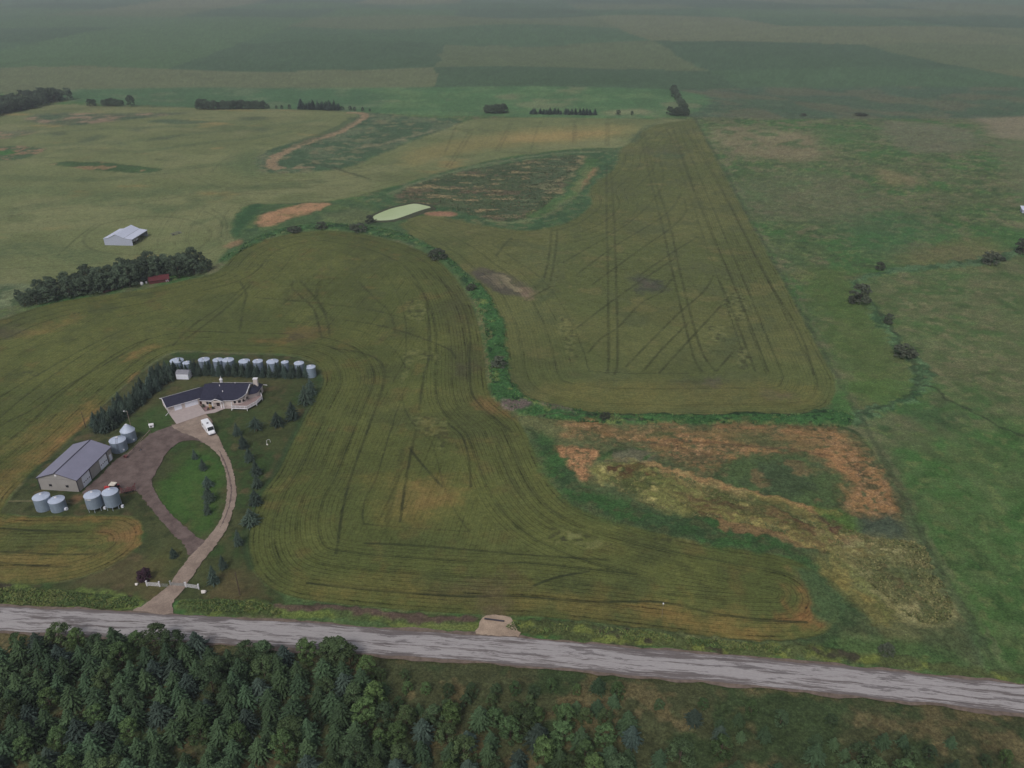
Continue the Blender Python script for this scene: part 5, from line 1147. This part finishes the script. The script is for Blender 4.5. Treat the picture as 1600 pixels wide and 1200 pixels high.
# ---- garden shed (gambrel)
p = g3(286.5, 592.5); o = thing('garden_shed', 'small white gambrel roofed garden shed in front of the spruce belt', 'shed', (p.x, p.y+1.4, 0), R(-3))
pf = [(-1.75, 0), (1.75, 0), (1.75, 2.1), (1.0, 2.85), (0, 3.15), (-1.0, 2.85), (-1.75, 2.1)]
b = MB(); L_ = 2.35
V = [(-L_, y, z) for y, z in pf]+[(L_, y, z) for y, z in pf]; n = len(pf)
b.add(V, [tuple(range(n-1, -1, -1)), tuple(range(n, 2*n))]+[(i, (i+1) % n, n+(i+1) % n, n+i) for i in range(n)]); b.build('wall', WHITEW, o)
b = MB()
for (y0, z0), (y1, z1) in zip(pf[2:6], pf[3:7]): b.slab([(-L_-.15, y0, z0+.08), (L_+.15, y0, z0+.08), (L_+.15, y1, z1+.08), (-L_-.15, y1, z1+.08)], .07)
b.build('roof', mat('grey_shingles', alb((112, 112, 120)), .9, amt=.15), o)
b = MB(); b.box(L_, L_+.05, -.7, .7, .05, 1.95); b.build('double_door', WHITE, o)
b = MB(); b.box(-L_-.1, L_+.1, -1.85, -1.78, -.05, .12); b.build('skirt', BLACK, o)

# ---- camper van
p0 = Vector(G(319, 655.5, 2.7)); p1 = Vector(G(331, 673.5, 2.0)); c = (Vector((float(p0[0]), float(p0[1])))+Vector((float(p1[0]), float(p1[1]))))/2
d = Vector((float(p1[0]-p0[0]), float(p1[1]-p0[1]))); Lc = max(6.2, min(7.6, d.length)); rzc = math.atan2(d.y, d.x)
o = thing('camper_van', 'white camper van parked on the gravel between the house and the lane', 'camper van', (c.x, c.y, .2), rzc)
h_, w_ = Lc/2, 1.2
def loft(b, secs):
    V = []; n = len(secs[0])
    for s_ in secs: V += s_
    F_ = [tuple(range(n-1, -1, -1)), tuple(range((len(secs)-1)*n, len(secs)*n))]
    for i in range(len(secs)-1):
        for j in range(n): F_.append((i*n+j, i*n+(j+1) % n, (i+1)*n+(j+1) % n, (i+1)*n+j))
    return b.add(V, F_)
def sec(x, w, z0, z1, r=.18): return [(x, -w, z0), (x, w, z0), (x, w, z1-r), (x, w-r, z1), (x, -w+r, z1), (x, -w, z1-r)]
b = MB(); loft(b, [sec(-h_, w_*.95, .5, 2.75), sec(-h_+.2, w_, .42, 2.9), sec(h_-2.0, w_, .42, 2.9), sec(h_-1.5, w_*.97, .42, 2.6), sec(h_-.85, w_*.94, .42, 1.5), sec(h_-.1, w_*.9, .42, 1.15, .25), sec(h_, w_*.84, .5, .9, .2)])
b.build('body', mat('white_gelcoat', alb((206, 206, 212)), .3, spec=.5, amt=.03), o)
b = MB(); b.add([(h_-1.46, -.95, 2.56), (h_-1.46, .95, 2.56), (h_-.86, .98, 1.58), (h_-.86, -.98, 1.58), (h_-1.4, -.95, 2.62), (h_-1.4, .95, 2.62), (h_-.8, .98, 1.62), (h_-.8, -.98, 1.62)], [(0, 1, 2, 3), (7, 6, 5, 4), (0, 3, 7, 4), (1, 5, 6, 2), (3, 2, 6, 7), (0, 4, 5, 1)]); b.build('windshield', GLASS, o)
for s_ in (-1, 1):
    b = MB(); b.box(h_-2.1, h_-1.55, s_*w_-.03, s_*w_+.03, 1.5, 2.1); b.box(-h_+1, -h_+2.2, s_*w_-.03, s_*w_+.03, 1.5, 2.1); b.build('side_window', GLASS, o)
    b = MB(); b.box(h_-.05, h_+.03, s_*.72-.16, s_*.72+.16, .62, .82); b.build('headlight', WHITEW, o)
    for x in (h_-1.1, -h_+1.5):
        b = MB(); b.wheel((x, s_*(w_-.12), .36), .36, .24, (0, 1, 0)); t_ = b.build('wheel', BLACK, o)
        b = MB(); b.wheel((x, s_*(w_+.01), .36), .18, .03, (0, 1, 0), 12); b.build('hubcap', WHITEW, t_)
b = MB(); b.box(-.5, .15, -.3, .35, 2.9, 3.0); b.build('roof_hatch', BLACK, o)
b = MB(); b.box(h_-.05, h_+.12, -w_*.85, w_*.85, .35, .55); b.build('bumper', BLACK, o)

# ---- tractor
RED = mat('red_enamel', alb((150, 42, 42)), .4, spec=.5, amt=.12); DRED = mat('dull_red_enamel', alb((92, 46, 48)), .6, amt=.25); TYRE = mat('tyre_rubber', (.03, .03, .03), .9, amt=.2); CREAM = mat('cream_paint', alb((188, 180, 168)), .5)
p = g3(177, 768); o = thing('tractor', 'red farm tractor with a cream cab roof and big rear tyres behind the hopper bins', 'tractor', (p.x, p.y, .19), R(174))
b = MB(); loft(b, [[(x, -w, z0), (x, w, z0), (x, w, z1), (x, w*.5, z1+.12), (x, -w*.5, z1+.12), (x, -w, z1)] for x, w, z0, z1 in ((.3, .42, .8, 1.6), (1.8, .4, .75, 1.55), (2.35, .36, .75, 1.4))]); b.build('hood', RED, o)
b = MB(); b.box(-1.3, 2.2, -.25, .25, .6, .85); b.box(-1.4, -.4, -.85, .85, .7, .95); b.build('chassis', BLACK, o)
b = MB(); b.box(-1.25, .25, -.75, .75, 1.0, 2.5); b.build('cab', GLASS, o)
b = MB(); b.box(-1.4, .45, -.88, .88, 2.5, 2.72); b.build('cab_roof', CREAM, o)
for s_ in (-1, 1):
    b = MB(); b.box(-1.6, -.1, s_*1.05-.28, s_*1.05+.28, 1.62, 1.72); b.build('fender', RED, o)
    b = MB(); b.wheel((-.85, s_*1.12, .85), .85, .5, (0, 1, 0), 24)
    for q in range(18): a = q*2*PI/18; b.box(-.85+.84*math.cos(a)-.04, -.85+.84*math.cos(a)+.04, s_*1.12-.26, s_*1.12+.26, .85+.84*math.sin(a)-.04, .85+.84*math.sin(a)+.04)
    t_ = b.build('rear_wheel', TYRE, o); b = MB(); b.wheel((-.85, s_*1.32, .85), .42, .14, (0, 1, 0), 16); b.build('rim', CREAM, t_)
    b = MB(); b.wheel((1.75, s_*.85, .45), .45, .3, (0, 1, 0)); t_ = b.build('front_wheel', TYRE, o); b = MB(); b.wheel((1.75, s_*1.0, .45), .22, .04, (0, 1, 0), 12); b.build('rim', CREAM, t_)
b = MB(); b.bar((1.1, .25, 1.6), (1.1, .25, 2.5), .05, 6); b.build('exhaust', BLACK, o)
# ---- cultivator
p = g3(201.5, 769); o = thing('cultivator', 'folded dark red field cultivator standing right of the tractor', 'cultivator', (p.x, p.y, .19), R(28))
b = MB()
for y in (-.9, 0, .9): b.bar((-1.9, y, .8), (1.9, y, .8), .07, 5)
for x in (-1.9, -.6, .6, 1.9): b.bar((x, -.9, .8), (x, .9, .8), .06, 5)
b.bar((0, -.9, .8), (-.3, 2.2, .6), .08, 5); b.bar((.4, 0, .8), (-.3, 2.2, .6), .06, 5)
b.build('frame', DRED, o)
for s_ in (-1, 1):
    b = MB()
    for q in range(3): b.bar((s_*(1.2+.35*q), -.8+.7*q, .8), (s_*(1.4+.35*q), -.6+.7*q, 2.0), .045, 5)
    b.bar((s_*1.9, -.9, .9), (s_*2.0, .9, 1.9), .06, 5); b.bar((s_*1.2, -.6, 1.6), (s_*2.3, .5, 1.9), .06, 5); b.build('folded_wing', DRED, o)
b = MB()
for x in np.linspace(-1.8, 1.8, 9):
    for y in (-.9, 0, .9): b.bar((x, y, .8), (x+.05, y-.3, .45), .035, 4); b.bar((x+.05, y-.3, .45), (x+.02, y-.1, .08), .03, 4)
b.build('shank', BLACK, o)
for x in (-.9, .9): b = MB(); b.wheel((x, -.2, .32), .32, .2, (1, 0, 0)); t_ = b.build('wheel', TYRE, o); b = MB(); b.wheel((x+.12, -.2, .32), .15, .03, (1, 0, 0), 10); b.build('rim', WHITE, t_)
# ---- grain auger
a0 = Vector((*map(float, G(197, 716)), .45)); e_ = Vector((*map(float, G(234, 672, 3.6)), 3.6)); mid = a0.lerp(e_, .45)
o = thing('grain_auger', 'long rusty grain auger on wheels standing beside the steep roofed bin', 'auger', (mid.x, mid.y, 0), 0)
RUST = mat('weathered_steel', alb((108, 94, 88)), .7, .2, amt=.3)
def rel(v): return v-Vector((mid.x, mid.y, 0))
b = MB(); b.bar(rel(a0), rel(e_), .11, 10); b.build('tube', RUST, o)
dd = (e_-a0).normalized(); pp_ = Vector((-dd.y, dd.x, 0)).normalized()
b = MB(); top = rel(a0.lerp(e_, .62)); ax = rel(a0.lerp(e_, .42)); ax.z = .4; 
for s_ in (-1, 1): b.bar(ax+pp_*1.3*s_, top, .05, 5); b.bar(ax+pp_*1.3*s_, rel(a0.lerp(e_, .2)), .05, 5)
b.bar(ax-pp_*1.4, ax+pp_*1.4, .05, 5); b.bar(rel(a0.lerp(e_, .35))+Vector((0, 0, .7)), rel(a0.lerp(e_, .75))+Vector((0, 0, .5)), .03, 4); b.build('undercarriage', RUST, o)
for s_ in (-1, 1): b = MB(); b.wheel(ax+pp_*1.4*s_, .36, .2, pp_, 16); t_ = b.build('wheel', TYRE, o); b = MB(); b.wheel(ax+pp_*1.52*s_, .15, .04, pp_, 10); b.build('rim', WHITE, t_)
b = MB(); q = rel(a0); b.add([q+Vector((-.6, -.5, .4)), q+Vector((.6, -.5, .4)), q+Vector((.6, .5, .4)), q+Vector((-.6, .5, .4)), q+Vector((-.2, -.2, -.25)), q+Vector((.2, -.2, -.25)), q+Vector((.2, .2, -.25)), q+Vector((-.2, .2, -.25))], [(0, 1, 5, 4), (1, 2, 6, 5), (2, 3, 7, 6), (3, 0, 4, 7), (4, 5, 6, 7)]); b.build('hopper', DRED, o)
b = MB(); q = rel(e_); b.bar(q, q+Vector((0, 0, -.8)), .13, 8); b.build('spout', RUST, o)

# ---- small yard items
p = g3(237, 667); o = thing('pump_shelter', 'small white box shelter with a dark opening on the lawn beside the auger', 'shelter', (p.x, p.y, 0), R(20))
b = MB(); b.box(-.7, .7, -.55, .55, 0, 1.0); b.build('wall', WHITE, o); b = MB(); b.slab([(-.8, -.65, 1.0), (.8, -.65, 1.0), (.8, 0, 1.4), (-.8, 0, 1.4)], .06); b.slab([(-.8, .65, 1.0), (.8, .65, 1.0), (.8, 0, 1.4), (-.8, 0, 1.4)], .06); b.build('roof', WHITE, o)
b = MB(); b.box(-.35, .1, -.58, -.54, .15, .75); b.build('opening', BLACK, o); b = MB(); b.bar((-.6, .4, .9), (-.9, .7, 2.5), .05); b.build('mast', RUST, o)
p = g3(420, 694); o = thing('garden_arch', 'thin white curved garden ornament on the lawn near the field edge', 'ornament', (p.x, p.y, 0), R(35))
b = MB(); pts = [(-.55+.0*i, 0, 0) for i in range(1)]+[(.6*math.cos(PI-PI*i/8), .1*math.sin(i), 1.2+.6*math.sin(PI*i/8)) for i in range(9)]+[(.6, 0, .5)]
for u_, v_ in zip(pts, pts[1:]): b.bar(u_, v_, .05, 5)
b.build('hoop', WHITE, o); b = MB(); b.box(-.75, -.35, -.35, .35, 0, .18); b.build('base', STONE, o)

def pole(bp, tp, label, lamp=False, arm=True):
    p = g3(*bp); h = hm(bp[0], bp[1], bp[1]-tp[1]); o = thing('utility_pole', label, 'utility pole', (p.x, p.y, 0), 0, 'wooden poles')
    b = MB(); b.bar((0, 0, -.3), (0, 0, h), .13, 8, .09); b.build('post', BARKL if lamp else BARK, o)
    if arm: b = MB(); b.bar((-.5, 0, h-.35), (.5, 0, h-.35), .05, 4); b.build('crossarm', BARK, o)
    if lamp: b = MB(); b.bar((0, 0, h-.2), (-.8, -.2, h+.05), .04, 4); b.lathe([(.0, h+.15), (.2, h+.12), (.24, h-.05), (0, h-.1)], 10, (-.9, -.2)); b.build('lamp_head', WHITE, o)
pole((134, 668), (125, 643), 'thin dark pole between the tan crop edge and the curved spruce belt')
pole((205, 668), (197, 642), 'pale yard light pole with a white lamp behind the steep roofed bin', True, False)
pole((375, 930), (367, 894), 'slim pale pole standing in the lawn right of the gate', False, False)
p = g3(1034, 964); o = thing('marker_stake', 'thin stake with a white top in the crop near the road', 'stake', (p.x, p.y, 0)); hh = hm(1034, 964, 21)
b = MB(); b.bar((0, 0, -.1), (0, 0, hh), .035, 5); b.build('post', BARKL, o); b = MB(); b.box(-.14, .14, -.14, .14, hh-.15, hh+.1); b.build('cap', WHITE, o)
# culvert pipe lying on the approach
q0 = Vector((*map(float, G(757, 969.5)), .62)); q1 = Vector((*map(float, G(788, 973.5)), .62)); m_ = (q0+q1)/2
b = MB(); b.bar(q0-m_, q1-m_, .2, 12); oo = b.build('culvert_pipe', BLACK, None, loc=m_); tag(oo, 'dark pipe lying across the pale gravel field approach', 'pipe')

# ---- entrance fence and gates
def fpanel(a, b_, label, h=1.3, m=WHITE, name='fence_panel', cat='fence', posts=True, rails=4, r=.045, group='white entrance fence'):
    pa, pb = g3(*a), g3(*b_); o = thing(name, label, cat, (pa.x, pa.y, 0), math.atan2(pb.y-pa.y, pb.x-pa.x), group); L_ = (pb-pa).length
    bb = MB()
    for i in range(rails): z = .2+(h-.35)*i/(rails-1); bb.bar((0, 0, z), (L_, 0, z), r, 5)
    bb.build('rail', m, o); bb = MB(); n_ = max(2, int(L_/.35))
    for i in range(n_+1): bb.bar((L_*i/n_, 0, .15), (L_*i/n_, 0, h-.12), r*.6, 4)
    bb.build('picket', m, o)
    if posts:
        for x in (0, L_): bb = MB(); bb.box(x-.13, x+.13, -.13, .13, -.1, h+.25); ps = bb.build('post', m, o); bb = MB(); bb.box(x-.18, x+.18, -.18, .18, h+.25, h+.33); bb.build('cap', m, ps)
GREYM = mat('grey_wire', alb((132, 134, 134)), .6)
fpanel((230, 915.5), (250, 916.5), 'white fence panel between two square posts left of the drive')
fpanel((252, 917), (263, 917.5), 'grey wire gate leaf just left of the drive', 1.2, GREYM, 'gate_leaf', 'gate', False, 4, .03)
fpanel((267, 915), (289.5, 917), 'long grey closed gate across the gravel drive', 1.2, GREYM, 'drive_gate', 'gate', True, 5, .035)
fpanel((291, 917.5), (311, 920.5), 'white fence panel right of the drive, ending in one tall post')

# ---- white barn in the far field
p = g3(164, 383); pr = g3(209.5, 383); pb = g3(238, 372.5)
ux_ = (pr-p).normalized(); Wb = (pr-p).length; Db = 17.5
o = thing('pole_barn', 'large white metal barn, open along one side, alone in the pale crop field', 'barn', (p.x, p.y, p.z-.1), R(-4))
prof = [(0, 3.9), (2.6, 4.2), (7.4, 6.4), (11.9, 4.3), (Wb, 3.6)]
BW = mat('barn_siding', alb((146, 150, 166)), .6, amt=.08, ribs=('X', 1.1, .08)); BR = mat('barn_roof', alb((176, 180, 196)), .5, amt=.05, ribs=('Y', 1.0, .06))
b = MB(); t_ = .15
for y in (0, Db):
    P = [(x, z) for x, z in prof]+[(Wb, 0), (0, 0)]; n = len(P)
    b.add([(x, y, z) for x, z in P]+[(x, y+t_, z) for x, z in P], [tuple(range(n)), tuple(range(2*n-1, n-1, -1))]+[(i, (i+1) % n, n+(i+1) % n, n+i) for i in range(n)])
b.box(0, t_, t_, Db, 0, 3.85); b.build('wall', BW, o)
b = MB()
for (x0, z0), (x1, z1) in zip(prof, prof[1:]): b.slab([(x0, -.3, z0+.12), (x1+(.3 if x1 == Wb else 0), -.3, z1+.12), (x1+(.3 if x1 == Wb else 0), Db+.4, z1+.12), (x0, Db+.4, z0+.12)], .1)
rf = b.build('roof', BR, o); b = MB(); b.box(11.8, 12.0, -.3, Db+.4, 4.3, 4.46); b.build('seam', mat('grey_seam', alb((110, 112, 122)), .7), rf)
for y in np.linspace(3.6, Db-.2, 4): b = MB(); b.box(Wb-.25, Wb-.05, y, y+.2, 0, 3.55); b.build('post', BARKL, o)
b = MB(); b.box(Wb-.2, Wb-.05, .2, Db, 3.15, 3.55); b.build('beam', BW, o)
mw = o.matrix_basis
def inb(x, y, z): return Matrix.Translation(o.location)@Matrix.Rotation(R(-4), 4, 'Z')@Vector((x, y, z))
bo = o
pw_ = inb(Wb-2.2, 6.5, .1); o = thing('farm_wagon', 'pale farm wagon parked inside the open side of the white barn', 'wagon', pw_, R(80))
b = MB(); b.hexa([(-2, -.7, .8), (2, -.7, .8), (2, .7, .8), (-2, .7, .8), (-2.3, -1, 1.9), (2.3, -1, 1.9), (2.3, 1, 1.9), (-2.3, 1, 1.9)]); b.build('box', WHITE, o)
for x in (-1.3, 1.3):
    for y in (-.8, .8): b = MB(); b.wheel((x, y, .4), .4, .22, (0, 1, 0)); b.build('wheel', TYRE, o)
pw_ = inb(Wb+1.2, 14.5, .1); o = thing('hay_rake', 'dark weathered implement standing just outside the open side of the barn', 'farm implement', pw_, R(60))
b = MB()
for q in range(7): b.bar((-3+q, -1, .5), (-3+q, 1, 1.3), .08, 4); b.bar((-3+q, 0, .2), (-3+q+.4, 0, 1.6), .07, 4)
b.bar((-3.2, -1, .6), (3.2, -1, .6), .1, 4); b.bar((-3.2, 1, 1.2), (3.2, 1, 1.2), .1, 4); b.build('frame', mat('grey_iron', alb((88, 88, 96)), .7, amt=.3), o)
for x in (-2, 2): b = MB(); b.wheel((x, 0, .45), .45, .2, (0, 1, 0)); b.build('wheel', TYRE, o)
# red machinery shed against the belt
pa, pb = g3(233, 444), g3(265, 440); L_ = (pb-pa).length
o = thing('red_shed', 'low red roofed shed against the belt of broadleaf trees', 'shed', (pa.x, pa.y, pa.z), math.atan2(pb.y-pa.y, pb.x-pa.x))
REDR = mat('faded_red_metal', alb((84, 38, 42)), .7, amt=.25, ribs=('X', .8, .15), streak=.2)
b = MB(); b.box(0, L_, .0, 3.2, -.2, 1.5); b.build('wall', REDR, o); b = MB(); b.slab([(-.2, -.4, 1.5), (L_+.2, -.4, 1.5), (L_+.2, 3.4, 2.9), (-.2, 3.4, 2.9)], .1); b.build('roof', REDR, o)
for xx_ in (1.6, .8): b = MB(); b.box(L_-xx_, L_-xx_+.3, -.06, .0, .3, 1.2); b.build('window', WHITEW, o)
for px, py, s_, lb in ((222, 445.5, .75, 'larger white round tank left of the low red shed'), (229, 443, .5, 'smaller white drum touching the left end of the low red shed')):
    p = g3(px, py); o = thing('white_tank', lb, 'tank', (p.x, p.y, p.z)); b = MB(); b.lathe([(0, 0), (s_, .02), (s_, s_*1.8), (s_*.6, s_*2.2), (0, s_*2.25)], 16); b.build('body', WHITE, o, smooth=True); b = MB(); b.lathe([(.2, s_*2.2), (.2, s_*2.4), (0, s_*2.45)], 10); b.build('lid', BLACK, o)
pa, pb = g3(163, 458.5), g3(184, 452.5); L_ = (pb-pa).length
o = thing('old_harrow', 'long low faded red implement lying under the belt trees', 'farm implement', (pa.x, pa.y, pa.z), math.atan2(pb.y-pa.y, pb.x-pa.x))
b = MB()
for y in (0, .5, 1): b.bar((0, y, .6), (L_, y, .6), .09, 4)
for x in np.linspace(0, L_, 9): b.bar((x, 0, .6), (x, 1, .6), .07, 4); b.bar((x, .5, .6), (x, .2, 0), .05, 4)
b.build('frame', REDR, o); b = MB(); b.wheel((L_*.5, 1.2, .4), .4, .2, (0, 1, 0)); b.build('wheel', TYRE, o)
# pale shed at the right edge
p = g3(1597, 333); o = thing('pasture_shelter', 'small pale roofed animal shelter in the pasture at the right edge', 'shelter', (p.x, p.y, p.z), R(-15))
b = MB(); b.box(0, 12, 0, 5, -.2, 2.0); b.build('wall', BW, o); b = MB(); b.slab([(-.5, -.5, 2.0), (12.5, -.5, 2.0), (12.5, 5.5, 3.3), (-.5, 5.5, 3.3)], .12); b.build('roof', BR, o); b = MB(); b.box(3, 6, -.06, .0, 0, 1.7); b.build('opening', BLACK, o)

# ================================================================== LIGHT, AIR, CAMERA
world = bpy.data.worlds.new('World'); bpy.context.scene.world = world; world.use_nodes = True
nt = world.node_tree; bg = nt.nodes['Background']; sky = nt.nodes.new('ShaderNodeTexSky'); sky.sky_type = 'NISHITA'; sky.sun_disc = False
SE, SA = R(48), R(-158)           # sun height, and bearing (from north, towards east positive)
sky.sun_elevation = SE; sky.sun_rotation = SA; sky.air_density = 1.0; sky.dust_density = 3.0; sky.ozone_density = 1.5
hs = nt.nodes.new('ShaderNodeHueSaturation'); hs.inputs['Saturation'].default_value = .35; hs.inputs['Value'].default_value = 1.0
nt.links.new(sky.outputs[0], hs.inputs['Color']); nt.links.new(hs.outputs[0], bg.inputs[0]); bg.inputs[1].default_value = .10
sd = Vector((math.sin(SA)*math.cos(SE), math.cos(SA)*math.cos(SE), math.sin(SE)))
ld = bpy.data.lights.new('sun', 'SUN'); ld.energy = 1.25; ld.angle = R(15); ld.color = (1, .96, .9)
lo = bpy.data.objects.new('sun', ld); C.objects.link(lo); lo.rotation_euler = sd.to_track_quat('Z', 'Y').to_euler(); lo.location = (0, 0, 300)
hb = MB(); hb.box(-12500, 12500, -5500, 11500, -16, 146); haze = hb.build('haze', [], None) if False else None
me = bpy.data.meshes.new('haze'); me.from_pydata(hb.v, [], hb.f); me.update(); haze = bpy.data.objects.new('haze', me); C.objects.link(haze); tag(haze, kind='stuff')
hmt = bpy.data.materials.new('haze'); hmt.use_nodes = True; hn = hmt.node_tree
hn.nodes.remove(hn.nodes['Principled BSDF']); pv = hn.nodes.new('ShaderNodeVolumePrincipled'); pv.inputs['Color'].default_value = (.86, .92, 1, 1); pv.inputs['Density'].default_value = .00017; pv.inputs['Anisotropy'].default_value = .2
hn.links.new(pv.outputs[0], hn.nodes['Material Output'].inputs['Volume']); me.materials.append(hmt)
cd = bpy.data.cameras.new('camera'); cam = bpy.data.objects.new('camera', cd); C.objects.link(cam)
cd.sensor_width = 36; cd.lens = F/1600*36; cd.clip_start = .5; cd.clip_end = 40000
cam.location = (0, 0, H); cam.rotation_euler = (PI/2-TH, 0, 0); sc = bpy.context.scene; sc.camera = cam
sc.view_settings.view_transform = 'Standard'; sc.view_settings.look = 'None'; sc.view_settings.exposure = 0.07; sc.view_settings.gamma = 1
